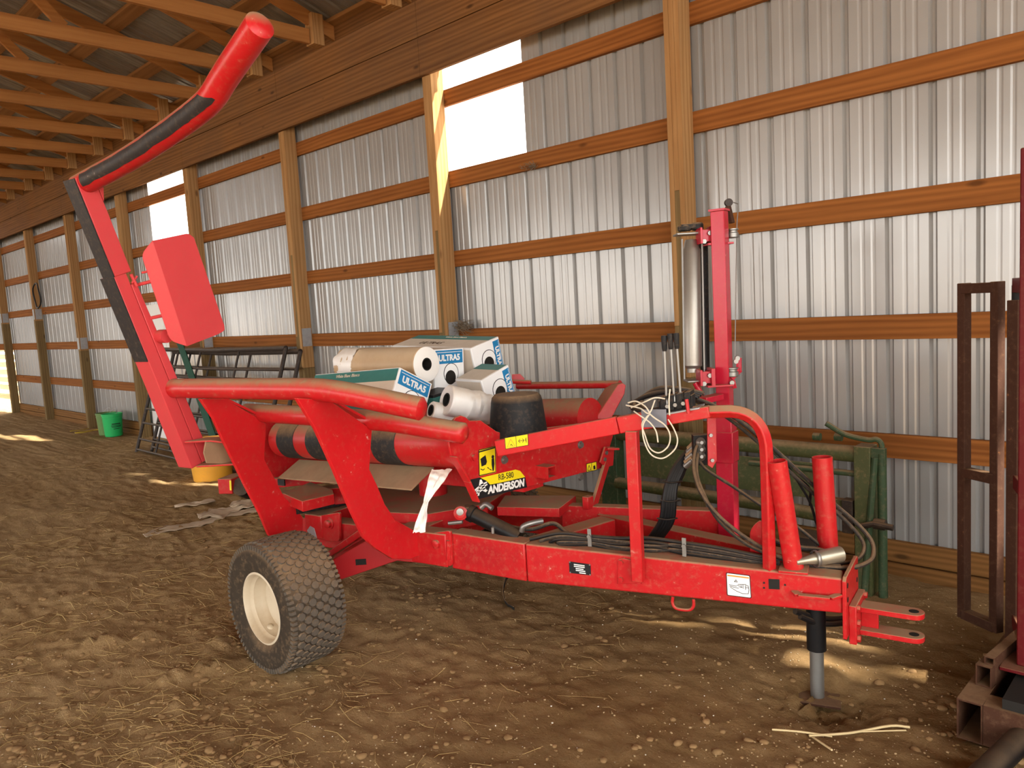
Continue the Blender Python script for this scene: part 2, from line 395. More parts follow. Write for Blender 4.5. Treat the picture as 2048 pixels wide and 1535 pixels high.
# trusses, purlins, roof
SL = .33
def zr(y): return 4.58 + (4.75-y)*SL if y > -4 else 4.58 + (4.75+4-(-4-y)-(-0))*SL - 0
YR, ZRDG = -4.0, 4.58+8.75*SL
def truss(x):
    r = bpy.data.objects.new('roof_truss', None); COL.objects.link(r); r.location = (x,4.5,4.4); WM[r.name] = Matrix.Translation((x,4.5,4.4)); tag(r, None, None, None, 'structure')
    w = .038
    B().box((x-w/2,-12.6,4.375), (x+w/2,4.40,4.375+.14)).build('bottom_chord', CHORD, r, .002)
    for s in (1, -1):
        ye = 4.75 if s > 0 else -12.75
        B().hexa([V((x-w/2,ye,4.44)),V((x+w/2,ye,4.44)),V((x+w/2,ye,4.58)),V((x-w/2,ye,4.58))], [V((x-w/2,YR,ZRDG-.14)),V((x+w/2,YR,ZRDG-.14)),V((x+w/2,YR,ZRDG)),V((x-w/2,YR,ZRDG))]).build('top_chord', CHORD, r, .002)
    nodes = [(2.6,4.5),(1.55,4.58+3.2*SL-.07),(-.4,4.5),(-1.6,4.58+6.35*SL-.07),(-4,4.5)]
    for (ya,za),(yb,zb) in zip(nodes, nodes[1:]):
        B().bar(V((x,ya,za)), V((x,yb,zb)), .036, .09, V((1,0,0)) if False else ZZ).build('web', CHORD, r)
    B().box((x-.055,4.405,4.366), (x+.075,4.53,4.66)).build('heel_block', POSTW, r, .002)
    B().box((x-.022,4.28,4.38), (x-.0195,4.40,4.53)).build('heel_plate', GALV, r)
    return r
def dup(r, dx):
    c = r.copy(); COL.objects.link(c); c.location.x += dx; WM[c.name] = Matrix.Translation(c.location)
    for ch in list(r.children):
        pin = ch.matrix_parent_inverse.copy(); k = ch.copy(); COL.objects.link(k); k.parent = c; k.matrix_parent_inverse = pin
    return c
tr0 = truss(-6.70)
bpy.context.view_layer.update()
for k in list(range(-9, 0)) + list(range(1, 14)): dup(tr0, -1.212*k)
y = 4.7
while y > -12.7:
    z = 4.58 + (4.75-y)*SL if y > YR else ZRDG-(YR-y)*SL
    o = B().hexa([V((-24.6,y-.07,z+.003+.07*SL*(1 if y>YR else -1))),V((-24.6,y+.07,z+.003-.07*SL*(1 if y>YR else -1))),V((-24.6,y+.07,z+.041-.07*SL*(1 if y>YR else -1))),V((-24.6,y-.07,z+.041+.07*SL*(1 if y>YR else -1)))],
               [V((5.0,y-.07,z+.003+.07*SL*(1 if y>YR else -1))),V((5.0,y+.07,z+.003-.07*SL*(1 if y>YR else -1))),V((5.0,y+.07,z+.041-.07*SL*(1 if y>YR else -1))),V((5.0,y-.07,z+.041+.07*SL*(1 if y>YR else -1)))]).build('roof_purlin', PURL)
    tag(o, None, None, None, 'structure'); y -= .61
bm = bmesh.new(); prof = profile(-25.2, 5.4); rows = [(4.90,4.58-.15*SL+.045),(YR,ZRDG+.045),(-13.4,ZRDG-9.4*SL+.045)]
vv = [[bm.verts.new((x, yy, zz+d)) for yy, zz in rows] for x, d in prof]
for A, C in zip(vv, vv[1:]):
    for k in range(2): bm.faces.new((A[k], C[k], C[k+1], A[k+1]))
me = bpy.data.meshes.new('ceiling'); bm.to_mesh(me); bm.free()
tag(link('ceiling', me, ROOF), 'dark steel roof sheets over the purlins', None, None, 'structure')

# ------------------------------------------------------------------ dirt floor
RC, RR = V((-2.3,2.12)), .40
LUMPS = [(PZ(*q,0), s, a) for q, s, a in (((190,1292),.07,.045),((345,1358),.06,.04),((420,1335),.10,.045),((450,1290),.09,.04),((300,1275),.06,.03),((230,1285),.05,.035),((545,1325),.12,.025),((1650,1392),.20,-.085),((1588,1378),.05,.035),((1700,1385),.05,.035),((1668,1352),.07,.05),((1610,1350),.06,.035),((150,1420),.06,.03),((360,1400),.07,.03))]
def gh(x, y):
    p = V((x, y, 0)); near = 1 if x > -9 else .9
    h = .030*noise.noise(p*.9) + .016*noise.noise(p*3.1+V((5,1,0))) + .012*noise.noise(p*8.3)
    rough = .55+.5*noise.noise(p*.7+V((9,3,2))) + (.55 if x < -2.2 else .1)
    q = V((x*10, y*16, 0)); h += .010*max(0, rough)*noise.noise(q) + .010*max(0, rough)*noise.noise(p*25) + .006*max(0, rough)*max(0,noise.noise(p*13+V((4,4,1))))
    rd = math.hypot(x-RC.x, y-RC.y)
    h += .009*math.exp(-((rd-RR)/.03)**2)*(.5+.9*noise.noise(p*5)) - .007*math.exp(-((rd-RR+.06)/.05)**2)
    for c, s, a in LUMPS:
        dd = (x-c.x)**2+(y-c.y)**2
        if dd < 9*s*s: h += a*math.exp(-dd/(s*s))*(1+.9*noise.noise(p*24))
    return h
def axis(parts):
    out = []
    for a, c, st in parts:
        n = max(1, round((c-a)/st)); out += [a+(c-a)*k/n for k in range(n)]
    return out+[parts[-1][1]]
gx = axis([(-60,-24,3),(-24,-12,.3),(-12,-7.2,.09),(-7.2,.3,.023),(.3,5,.3),(5,12,2)])
gy = axis([(-40,-6,3),(-6,-.2,.25),(-.2,4.75,.023),(4.75,5.2,.2),(5.2,30,4)])
bm = bmesh.new()
rowsv = []
for x in gx:
    rowsv.append([bm.verts.new((x, y, gh(x, y) if (-25 < x < 5 and -6 < y < 4.9) else -.03)) for y in gy])
for A, C in zip(rowsv, rowsv[1:]):
    for k in range(len(gy)-1): bm.faces.new((A[k], C[k], C[k+1], A[k+1])).smooth = True
me = bpy.data.meshes.new('floor'); bm.to_mesh(me); bm.free()
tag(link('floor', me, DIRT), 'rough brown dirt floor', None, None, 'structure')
"""STUFF"""
# ================================================================== THE BALE WRAPPER
root = thing('bale_wrapper', 'big red towed bale wrapper with raised loading arm and two turf tyres', 'bale wrapper', tuple(mw(-2.2,3.38,0)))
Wv = lambda u, v, z: mw(u, v, z)
# --- chassis rails
RZB = .388
def rail(name, a, c, za, zb, w, zab=RZB, zbb=RZB, bev=.006):
    d, sd, up = frame_of((c-a).normalized()); sd = -sd                    # sd points away from viewer (+v)
    if sd.dot(VV) < 0: sd = -sd
    A = lambda p, z: V((p.x, p.y, z))
    return B().hexa([A(a,zab), A(a+sd*w,zab), A(a+sd*w,za), A(a,za)], [A(c,zbb), A(c+sd*w,zbb), A(c+sd*w,zb), A(c,zb)])
rail('', Wv(-2.46,3.012,0), Wv(-2.006,3.013,0), .580, .577, .10).build('side_rail', RED, root, .007)
near = rail('', Wv(-2.0,3.0135,0), Wv(-.612,3.2445,0), .577, .537, .11)
near.build('drawbar_rail', RED, root, .008)
rail('', Wv(-1.95,3.665,0), Wv(-.612,3.43,0), .560, .520, .085).build('drawbar_rail', RED, root, .007)
rail('', Wv(-3.5,3.70,0), Wv(-1.95,3.70,0), .56, .56, .10).build('side_rail', RED, root, .006)
a, c = PZ(1047,1084,.572), PZ(1216,1034,.572)
B().bar(a-ZZ*.07+(c-a)*.02, c-ZZ*.07, .11, .14).build('cross_beam', RED, root, .006)
a, c = PZ(1122,1010,.60), PZ(1456,1022,.60)
rail('', a, c, .60, .60, .07, .40, .40).build('mast_beam', RED, root, .005)
B().bar(Wv(-2.75,3.02,.49), Wv(-2.75,3.75,.49), .16, .16).build('cross_beam', RED, root, .006)
B().bar(Wv(-3.42,2.95,.52), Wv(-3.42,3.75,.52), .14, .14).build('cross_beam', RED, root, .006)
# rear side rail with pin hole and bracket (left end of the frame)
a, c = PV(603,1036,2.975), PV(603,1086,2.975)
rz1, rz0 = a.z, c.z
bb = B(); p = Wv(-3.46,2.975,0); q = Wv(-2.47,2.985,0)
bb.hexa([V((p.x,p.y,rz0)),V((p.x,p.y,rz0))+VV*.11,V((p.x,p.y,rz1))+VV*.11,V((p.x,p.y,rz1))], [V((q.x,q.y,.40)),V((q.x,q.y,.40))+VV*.11,V((q.x,q.y,.575))+VV*.11,V((q.x,q.y,.575))])
bb.build('side_rail', RED, root, .006)
# hinge ears (the pivots of the loading fork)
def ear(pts, v0, hole_px, name='hinge_ear', th=.018):
    P = [PV(*q, v0) for q in pts]; B().prism(rounded(P, .02), VV*th).build(name, RED, root, .003)
    c = PV(*hole_px, v0); bb = B(); bb.lathe([(.034,0),(.034,.006),(.022,.008),(.022,.022),(.015,.026),(0,.026)], c, -VV, 20); bb.build('hinge_pin', RED, root)
ear([(854,1067),(900,1060),(904,1132),(892,1131),(854,1097)], 2.992, (875,1086))
ear([(603,1036),(679,1024),(679,1082),(658,1083),(640,1075),(603,1066)], 2.955, (659,1046))
B().prism([PV(*q, 3.05) for q in ((845,1108),(850,1112),(862,1122),(893,1133),(893,1105),(850,1095))], VV*.015).build('hinge_gusset', DUSTY, root)
B().prism([PV(*q, 2.948) for q in ((614,1060),(620,1051),(628,1056),(634,1076),(618,1074))], VV*.006).build('zinc_latch', GALV, root, .001)
bb = B(); c0 = PV(897,1080,2.99); c1 = PV(897,1118,2.99); bb.tube([c0, c1], .012, 8); bb.build('weld_bead', RED, root)
# --- drawbar end plate and clevis
def plate_u(u, pts, th, name, mat, bev=.003): return B().prism([Wv(u, a_, b_) for a_, b_ in pts], UU*th).build(name, mat, root, bev)
plate_u(-.612, [(3.232,.285),(3.28,.285),(3.30,.38),(3.505,.38),(3.505,.545),(3.49,.560),(3.25,.545),(3.232,.53)], .016, 'end_plate', RED)
for v_, z_ in ((3.262,.505),(3.262,.445),(3.47,.515),(3.47,.46)): B().cyl(Wv(-.596,v_,z_), Wv(-.5945,v_,z_), .011, n=14).build('bolt_hole', HOLE, root)
cl = B(); cl.prism([Wv(-.596,3.275,.25), Wv(-.596,3.49,.25), Wv(-.596,3.49,.415), Wv(-.596,3.275,.415)], UU*.03).build('clevis_mount', RED, root, .004)
for zt in (.388, .290):
    w2 = .044; u0, u1 = -.566, -.368
    pts = [Wv(u0,3.39-w2,zt-.022), Wv(u0,3.39+w2,zt-.022)] + [Wv(u1+w2*math.sin(k*math.pi/8)*.9, 3.39+w2*math.cos(k*math.pi/8), zt-.022) for k in range(9)]
    bb = B(); bb.prism(pts, ZZ*.022); tn = bb.build('clevis_tine', RED, root, .002)
    B().cyl(Wv(u1,3.39,zt), Wv(u1,3.39,zt+.0012), .019, n=20).build('pin_hole', HOLE, tn)
B().hexa([Wv(-.566,3.385,.29),Wv(-.566,3.40,.29),Wv(-.566,3.40,.367),Wv(-.566,3.385,.367)],[Wv(-.50,3.385,.29),Wv(-.50,3.40,.29),Wv(-.50,3.40,.367),Wv(-.50,3.385,.367)]).build('clevis_web', RED, root, .002)
for v_, z_ in ((3.30,.40),(3.30,.335),(3.30,.27),(3.465,.40),(3.465,.27)): B().bolt(Wv(-.566,v_,z_), UU, .014, .012).build('clevis_bolt', RED, root)
# --- jack stand
jk = group_empty('jack_stand', root, tuple(Wv(-.74,3.345,-.05)))
jb = Wv(-.74,3.345,0)
B().lathe([(.040,.52),(.040,.17),(.030,.165)], jb, ZZ, 28, capend=True, capstart=True).build('jack_sleeve', BLACKWORN if False else HOSEB, jk)
B().lathe([(.029,.20),(.029,.0),(.029,-.045)], jb, ZZ, 24, capend=True).build('jack_leg', STEEL, jk)
B().obox(jb+ZZ*(-.048), NDIR*.095, NN*.075, ZZ*.006).build('foot_plate', RUST, jk, .002)
# --- details on the drawbar's near face
f = lambda px, py, o=.0008: PN(px, py, o)
def decal_n(name, quad, mat, parent=root, off=.001, th=.001, rad=0):
    P = [PN(*q, off) for q in quad]
    return B().prism(rounded(P, rad) if rad else P, NN*th).build(name, mat, parent)
sp = decal_n('serial_plate', ((1138,1122),(1181,1128),(1182,1150),(1139,1145)), INK)
bb = B()
def lerp4(quad, s, t_): 
    a_, b_, c_, d_ = [V((*q,0)) for q in quad]; r_ = (a_*(1-s)+b_*s)*(1-t_)+(d_*(1-s)+c_*s)*t_; return (r_.x, r_.y)
def sub_quad(quad, s0, t0, s1, t1): return [lerp4(quad,s0,t0), lerp4(quad,s1,t0), lerp4(quad,s1,t1), lerp4(quad,s0,t1)]
SQ = ((1138,1122),(1181,1128),(1182,1150),(1139,1145))
for t0, s0, s1 in ((.16,.22,.72),(.32,.22,.72),(.50,.30,.66),(.66,.30,.74),(.84,.46,.76)): bb.prism([PN(*q,.002) for q in sub_quad(SQ,s0,t0,s1,t0+.09)], NN*.0006)
bb.build('plate_line', WHITE, sp)
for s_, t_ in ((.04,.05),(.96,.06),(.04,.95),(.96,.95)): B().bolt(PN(*lerp4(SQ,s_,t_),.002), NN, .004, .002).build('rivet', STEEL, sp)
WQ = ((1452,1144),(1500,1150),(1503,1196),(1454,1190))
wl = decal_n('warning_decal', WQ, INK, rad=.006)
B().prism(rounded([PN(*q,.002) for q in sub_quad(WQ,.03,.03,.97,.97)], .005), NN*.0006).build('decal_ground', WHITE, wl)
bb = B(); bb.prism([PN(*q,.0027) for q in sub_quad(WQ,.05,.09,.95,.15)], NN*.0005); bb.build('decal_stripe', ORANGE, wl)
def strokes(quad, segs, w, fn, nrm, off=.003):
    bb = B()
    for (s0,t0),(s1,t1) in segs:
        p, q = fn(*lerp4(quad,s0,t0), off), fn(*lerp4(quad,s1,t1), off)
        if (q-p).length > 1e-4: bb.bar(p, q, w, .0006, nrm)
    return bb
strokes(WQ, [((.1,.52),(.42,.55)),((.12,.58),(.5,.63)),((.34,.36),(.40,.27)),((.40,.27),(.44,.34)),((.32,.36),(.47,.36)),((.48,.46),(.82,.42)),((.42,.5),(.55,.5)),((.5,.56),(.66,.56)),((.6,.46),(.6,.6)),((.68,.45),(.68,.62)),((.78,.47),(.78,.66)),((.9,.47),(.92,.66)),((.78,.47),(.9,.47)),((.79,.56),(.9,.56)),((.15,.62),(.4,.76)),((.4,.76),(.64,.84)),((.64,.84),(.88,.82)),((.88,.82),(.92,.64))], .0022, PN, NN).build('decal_drawing', INK, wl)
decal_n('square_hole', ((1537,1157),(1559,1158),(1559.5,1178),(1538,1177)), HOLE)
bb = B(); q = [PN(1588,1182,0), PN(1597,1190,.035), PN(1660,1196,.035), PN(1680,1189,0)]
for a_, c_ in zip(q, q[1:]): bb.bar(a_, c_, .03, .012, ZZ)
bb.build('grab_handle', RED, root, .002)
bb = B(); q = smooth_path([PN(1346,1192,-.02), PN(1345,1205,-.02), PN(1353,1216,-.02), PN(1378,1219,-.02), PN(1387,1211,-.02), PN(1387,1197,-.02)], 5); bb.tube(q, .007, 10); bb.build('tie_loop', RED, root)
for q in ((1528,1165),(1528,1175),(1570,1169)): B().cyl(PN(*q,0), PN(*q,.001), .0045, n=10).build('bolt_hole', HOLE, root)
# hose clips standing on the rail
for q in ((1180,1068,1092),(1369,1087,1112)):
    a_ = PN(q[0], q[2], -.05); bb = B(); bb.bar(a_, a_+ZZ*.085, .006, .018, NDIR); bb.bolt(a_+ZZ*.05+NN*.004, NN, .01, .01); bb.build('hose_clip', STEEL, root)
# --- control hoop: leg, rail channel, bent tube
LEG0, LEG1 = PN(1257,1150,.033), PN(1264,856,.033)
LEG0 = V((LEG1.x, LEG1.y, .46))
B().bar(LEG0, LEG1-ZZ*.01, .052, .052, NDIR).build('hoop_leg', RED, root, .004)
bb = B(); bb.prism([PN(*q,.0) for q in ((1236,1118),(1247,1115),(1283,1122),(1283,1166),(1236,1166))], NN*.008); bb.build('leg_bracket', RED, root, .002)
for q in ((1242,1124),(1242,1158),(1278,1128),(1278,1163)): B().bolt(PN(*q,.008), NN, .012, .01).build('leg_bolt', RED, root)
ra, rb_ = PN(994,896,.02), PN(1237,849,.02)
B().bar(ra, rb_, .03, .078).build('guard_channel', REDC, root, .004)
rc, rd = PN(1239,849,.02), PN(1316,835,.02)
B().bar(rc, rd, .05, .075).build('guard_channel', REDC, root, .005)
B().bar(PN(1316,840,.0), PN(1420,822,.0), .05, .05).build('hoop_bar', RED, root, .004)
hp = smooth_path([PN(1318,836,.0), PN(1400,821,.0), PN(1465,815,.0)], 3)
HT = Wv(-.985,3.235,1.20)
e0 = PN(1462,822,-.012); corner = PN(1531,826,-.03); foot = V((corner.x, corner.y, .50))
hoop = [PN(1318,834,-.012), PN(1390,824,-.012), e0]
for k in range(1, 8):
    x = k/8; hoop.append(e0*(1-x)**2 + corner*2*x*(1-x)*.5 + corner*2*x*(1-x)*.5 + (corner-ZZ*.17)*x*x)
hoop += [corner-ZZ*.19, corner-ZZ*.4, foot]
bb = B(); bb.tube(hoop, .030, 4); 
hb = bb.build('hoop_tube', RED, root, .006)
B().prism(rounded([PV(*q, 3.30) for q in ((1500,1108),(1499,1062),(1510,1046),(1524,1038),(1524,1120),(1500,1120))], .02), VV*.014).build('chain_ear', RED, root, .003)
bb = B(); bb.obox(PN(1280,812,.04) if False else PN(1308,836,.05), NDIR*.055, NN*.004, ZZ*.04); bb.build('valve_bracket', PLATEG, root, .002)
# decal on the guard channel
GQ = ((1009,875),(1056,867),(1057,890),(1011,898))
gd = B().prism([PN(*q,.037) for q in GQ], NN*.001).build('warning_decal', YEL, root)
strokes(GQ, [((.48,.02),(.48,.98)),((0,.02),(1,.02)),((0,.98),(1,.98)),((.01,0),(.01,1)),((.99,0),(.99,1)),((.58,.5),(.82,.5)),((.58,.5),(.65,.34)),((.58,.5),(.65,.66)),((.82,.5),(.75,.34)),((.82,.5),(.75,.66)),((.91,.3),(.91,.75)),((.88,.38),(.88,.6)),((.25,.62),(.32,.82)),((.2,.72),(.3,.72))], .0022, PN, NN, .0385).build('decal_pictogram', INK, gd)
strokes(GQ, [((.08,.86),(.25,.2)),((.25,.2),(.42,.86)),((.08,.86),(.42,.86))], .002, PN, NN, .0385).build('decal_triangle', ORANGE, gd)
# --- roll pegs
def peg(foot, top, r, lab):
    g = B(); d = (top-foot); g.pipe(foot, top, r, .004, 28, depth=.12); o = g.build('roll_peg', RED, root); return o
pf, pt = PN(1588,1140,-.045), PN(1554,921,-.02)
pf.z = .552; peg(pf, pt, .040, '')
B().obox(V((pf.x,pf.y,.549)), NDIR*.058, NN*.058, ZZ*.005).build('peg_flange', RED, root, .002)
pf2 = PV(1658,1110,3.52); pf2 = V((pf2.x,pf2.y,.50)); pt2 = PV(1644,913,3.52); peg(pf2, pt2, .043, '')
# --- mast with film dispenser
ms = group_empty('film_mast', root, tuple(Wv(-1.28,3.84,.33)))
mb_ = Wv(-1.275,3.845,0); mt = PD(1443,412,4.03); mt = V((mb_.x+(mt.x-mb_.x)*.0, mb_.y, 2.15))
def mq(px, py, d=3.98): return PD(px, py, d)
B().bar(V((mb_.x,mb_.y,.30)), V((mb_.x,mb_.y,1.13)), .088, .088, UU).build('mast_base', REDM, ms, .004)
B().bar(V((mb_.x,mb_.y,.86)), V((mb_.x,mb_.y,1.02)), .10, .10, UU).build('mast_sleeve', REDM, ms, .004)
B().bar(V((mb_.x,mb_.y,1.05)), V((mb_.x,mb_.y,2.13)), .070, .070, UU).build('mast_tube', REDM, ms, .004)
B().bar(V((mb_.x,mb_.y,2.13)), V((mb_.x,mb_.y,2.14)), .082, .082, UU).build('mast_cap', REDM, ms)
# upper and lower carriage brackets
dm = (mb_-CAMP).dot(CM @ V((0,1,0)))
def md(px, py, dd=0): 
    r_ = ray(px, py); b_ = ray(1446, 640); k = (mb_-CAMP).dot(V((b_.x,b_.y,0)))/ (b_.x**2+b_.y**2); return CAMP + r_*(k+dd)
AX = CM @ V((1,0,0)); AX.z = 0; AX.normalize(); FX = ZZ.cross(AX)
for yy in (470, 752):
    c_ = md(1436, yy); bb = B()
    bb.obox(c_-AX*.035, AX*.01, FX*.05, ZZ*.045); bb.obox(c_-AX*.065-FX*.02, AX*.028, FX*.006, ZZ*.03); bb.obox(c_-AX*.065+FX*.03, AX*.028, FX*.006, ZZ*.03)
    bb.obox(c_+AX*.0-ZZ*.045, AX*.065, FX*.05, ZZ*.005); bb.obox(c_-AX*.095, AX*.006, FX*.05, ZZ*.04); bb.build('carriage_bracket', REDM, ms, .002)
    B().bolt(c_-AX*.05-FX*.03+ZZ*.01, -FX, .012, .012).build('carriage_bolt', STEEL, ms); B().bolt(c_-AX*.08-FX*.03-ZZ*.03, -FX, .012, .012).build('carriage_bolt', STEEL, ms)
    c2 = md(1465, yy-3 if yy < 600 else yy-8); B().lathe([(.026,-.022),(.030,-.018),(.030,.002),(.024,.006),(.024,.014),(.030,.018),(.030,.024),(0,.024)], c2, ZZ, 24, capstart=True).build('guide_wheel', STEEL, ms)
ra_, rb2 = md(1382,480,.06), md(1386,745,.06)
axd = (ra_-rb2).normalized()
bb = B(); hL = (ra_-rb2).length
bb.lathe([(0,0),(.030,0),(.030,.02),(.046,.035),(.046,.05),(.047,.055),(.047,hL-.05),(.040,hL-.04),(.034,hL-.01),(.03,hL),(0,hL)], rb2, axd, 32); bb.build('stretch_roller', ALU, ms)
bb = B(); bb.lathe([(.024,0),(.024,hL)], rb2+AX*.075+FX*.05, axd, 18, capend=True, capstart=True); bb.build('idler_roller', BLACK, ms)
B().tube([md(1364,478,.0), md(1369,758,.0)], .005, 8).build('tie_rod', STEEL, ms); B().tube([md(1404,478,.0), md(1409,750,.0)], .005, 8).build('tie_rod', STEEL, ms)
for c_, r_ in ((md(1379,468,.05),.075),(md(1392,760,.05),.055)): B().obox(c_, AX*r_, FX*.055, ZZ*.005).build('roller_plate', STEEL, ms, .003)
bb = B(); c_ = md(1373,462,.05); bb.lathe([(.028,0),(.035,.004),(.035,.022),(.03,.03),(0,.03)], c_-AX*.01, ZZ, 20, capstart=True); bb.lathe([(.02,0),(.032,.006),(.032,.03),(.026,.04),(0,.04)], c_+AX*.055, ZZ, 20, capstart=True); bb.obox(c_+ZZ*.022+AX*.02, AX*.05, FX*.03, ZZ*.012); bb.build('gear_cover', CHAR, ms, .003)
bb = B(); bb.tube([md(1390,765,.0), md(1404,790,.0)], .014, 12); bb.build('drive_shaft', REDM, ms)
bb = B(); bb.bar(md(1440,792), md(1405,800,-.05), .06, .03); bb.build('mast_arm', REDM, ms, .003)
c_ = md(1457,405); bb = B(); bb.lathe([(0,-.010),(.020,-.010),(.014,0),(.020,.010),(0,.010)], c_, FX, 20); bb.build('pulley', PIPE, ms)
bb = B(); bb.tube([c_+AX*.024, c_+AX*.05-ZZ*.01, md(1474,445), md(1472,560), md(1470,712)], .0028, 6); bb.build('cable', STEEL, ms)
bb = B(); bb.bar(md(1456,412), md(1464,446), .03, .02); bb.build('pulley_bracket', RUST, ms, .002)
bb = B(); bb.bar(md(1462,756), md(1480,738), .012, .03); bb.bar(md(1478,744), md(1478,715), .012, .025); bb.build('cable_bracket', REDM, ms, .002)
B().bar(md(1466,760), md(1470,776), .012, .02).build('cable_stop', REDM, ms, .002)
for q in ((1474,716),(1471,722),(1463,765)): B().lathe([(0,0),(.012,0),(.012,.012),(0,.012)], md(*q,-.03), -FX, 10).build('cable_bolt', STEEL, ms)
# --- valve bank with three levers
vb = group_empty('valve_bank', root, tuple(PN(1350,805,-.03)))
vdir = (PN(1390,795,-.03)-PN(1320,808,-.03)).normalized(); c0 = PN(1354,806,-.03)
bb = B(); bb.obox(c0, vdir*.075, NN*.035, ZZ*.028)
for k in range(4): bb.obox(c0+vdir*(-.05+.035*k)+ZZ*.012, vdir*.013, NN*.05, ZZ*.034)
bb.build('valve_body', BLACK, vb, .003)
B().obox(c0-ZZ*.033+vdir*.01, vdir*.10, NN*.06, ZZ*.004).build('valve_plate', GALV, vb, .002)
for (bx, by), (tx, ty) in (((1333,800),(1328,672)), ((1348,793),(1340,668)), ((1361,788),(1352,667))):
    p, q = PN(bx,by,.0), PN(tx,ty,.0); dd = (q-p).normalized(); g = q-dd*.065
    lv = B().tube([p-dd*.02, g], .0055, 10).build('lever', STEEL, vb)
    B().lathe([(0,0),(.009,0),(.011,.01),(.0135,.06),(.012,.068),(0,.068)], g, dd, 16).build('lever_grip', BLACK, lv)
    B().lathe([(0,-.004),(.014,0),(.014,.02),(.008,.03),(0,.03)], p-dd*.02, dd, 14).build('lever_clevis', STEEL, lv)
for k in range(3): B().bolt(c0+vdir*(-.03+.035*k)+NN*.05, NN, .009, .014).build('valve_fitting', STEEL, vb)
B().tube([PN(1373,798,.04), PN(1377,826,.045)], .008, 8).build('safety_pin', RED, vb)
# --- manifold block, bracket and hoses
bb = B(); bb.prism([PD(*q,3.62) for q in ((1414,830),(1432,826),(1434,920),(1425,936),(1416,930))], (CM@V((0,1,0)))*.01); bb.build('hose_bracket', RED, root, .002)
for q in ((1421,870),(1424,920)): B().bolt(PD(*q,3.615), -(CM@V((0,1,0))), .009, .01).build('bracket_bolt', STEEL, root)
mf = B(); fw = CM @ V((0,1,0)); mf.obox(PD(1404,898,3.72), AX*.045, FX*.02, ZZ*.075); mo = mf.build('hose_manifold', BLACK, root, .003)
for k in range(3): B().lathe([(0,.026),(.008,.026),(.013,.018),(.021,.012),(.024,.006),(.024,0)], PD(1401,884+14*k,3.69), -fw, 16).build('quick_coupler', STEEL, mo)
def hose(pts, r, mat, name='hydraulic_hose', d=None, k=7, parent=root):
    P = [PD(*q) if len(q) == 3 else PD(*q, d) for q in pts]
    return B().tube(smooth_path(P, k), r, 10).build(name, mat, parent)
for i, (o1, o2) in enumerate(((0,0),(7,3),(13,6),(19,10),(25,13),(4,20),(12,24),(20,27))):
    dd = 3.80 + (.05 if i > 4 else 0)
    off = o1*.9
    h = hose([(1394-o2*.1,882+o2,3.74),(1380-o2*.2,896+o2,dd),(1352+off*.5,930+o2*.9,dd),(1335+off*.75,965+o2*.3,dd),(1328+off*.9,1000,dd),(1322+off,1040,dd+.02),(1300+off,1075,dd+.06)], .013, HOSEB)
for i in range(6):
    dd = 3.74; yy = 880+7*i; a_, c_ = PD(1396-i,yy,3.735), PD(1378-i*1.5,yy+17,3.775)
    B().lathe([(.008,0),(.012,.008),(.012,.02),(.016,.022),(.016,(c_-a_).length)], a_, c_-a_, 12).build('hose_ferrule', STEEL if i % 2 else DUSTY, root)
for yy, x0, x1 in ((962,1326,1362),(1000,1322,1358),(1036,1316,1352)):
    B().tube(smooth_path([PD(x0,yy,3.80), PD((x0+x1)/2,yy+3,3.775), PD(x1,yy,3.80), PD(x1,yy,3.85), PD((x0+x1)/2,yy,3.88), PD(x0,yy,3.85), PD(x0,yy,3.80)],4), .004, 6).build('cable_tie', HOSEB, root)
# hoses draped over the drawbar
hose([(1398,884,3.70),(1390,905,3.66),(1388,940,3.6),(1402,985,3.5),(1436,1030,3.42),(1482,1068,3.36),(1530,1098,3.32),(1572,1117,3.28),(1640,1126,3.3)], .009, HOSE)
hose([(1398,900,3.70),(1393,940,3.62),(1404,980,3.52),(1436,1038,3.44),(1490,1085,3.38),(1545,1110,3.33),(1600,1128,3.28),(1680,1132,3.3)], .009, HOSE)
hose([(1396,918,3.70),(1415,940,3.66),(1470,975,3.58),(1530,1015,3.5),(1590,1050,3.45),(1640,1090,3.42)], .008, HOSE)
hose([(1390,796,3.5),(1430,812,3.5),(1480,842,3.48),(1540,890,3.46),(1600,945,3.46),(1660,1000,3.46),(1712,1045,3.44),(1742,1080,3.4),(1747,1108,3.36),(1735,1124,3.32),(1700,1135,3.28),(1640,1132,3.27),(1585,1120,3.3)], .010, HOSE)
hose([(1388,800,3.52),(1440,825,3.52),(1500,870,3.5),(1560,925,3.48),(1625,985,3.48),(1690,1040,3.46),(1724,1080,3.43),(1726,1105,3.4),(1705,1122,3.36),(1650,1127,3.33),(1590,1122,3.32),(1545,1112,3.34)], .009, HOSE)
hose([(1480,830,3.54),(1530,890,3.52),(1585,945,3.52),(1618,975,3.53),(1620,1010,3.56)], .006, HOSEB)
hose([(1575,930,3.5),(1618,1000,3.5),(1640,1060,3.5),(1690,1110,3.48)], .006, HOSEB)
for i in range(4):
    hose([(1395+4*i,795-3*i,3.45),(1360,783-2*i,3.46),(1310+3*i,788-4*i,3.52),(1275+5*i,800-3*i,3.56),(1262+7*i,812-2*i,3.55),(1282+5*i,822,3.50),(1325,816,3.42)], .010, HOSE if i % 2 else HOSEB)
for i in range(5):
    y0 = 1062+5*i; hose([(1060+20*i,1078+3*i,3.72),(1120,1066+6*i,3.68),(1180,1072+4*i,3.64),(1240,1076+6*i,3.58),(1300,1082+4*i+(6 if i%2 else -6),3.53),(1360,1084+5*i,3.48),(1430,1094+5*i,3.42),(1500,1108+4*i,3.36),(1560,1120+3*i,3.32)], .0095, HOSE if i % 2 else HOSEB)
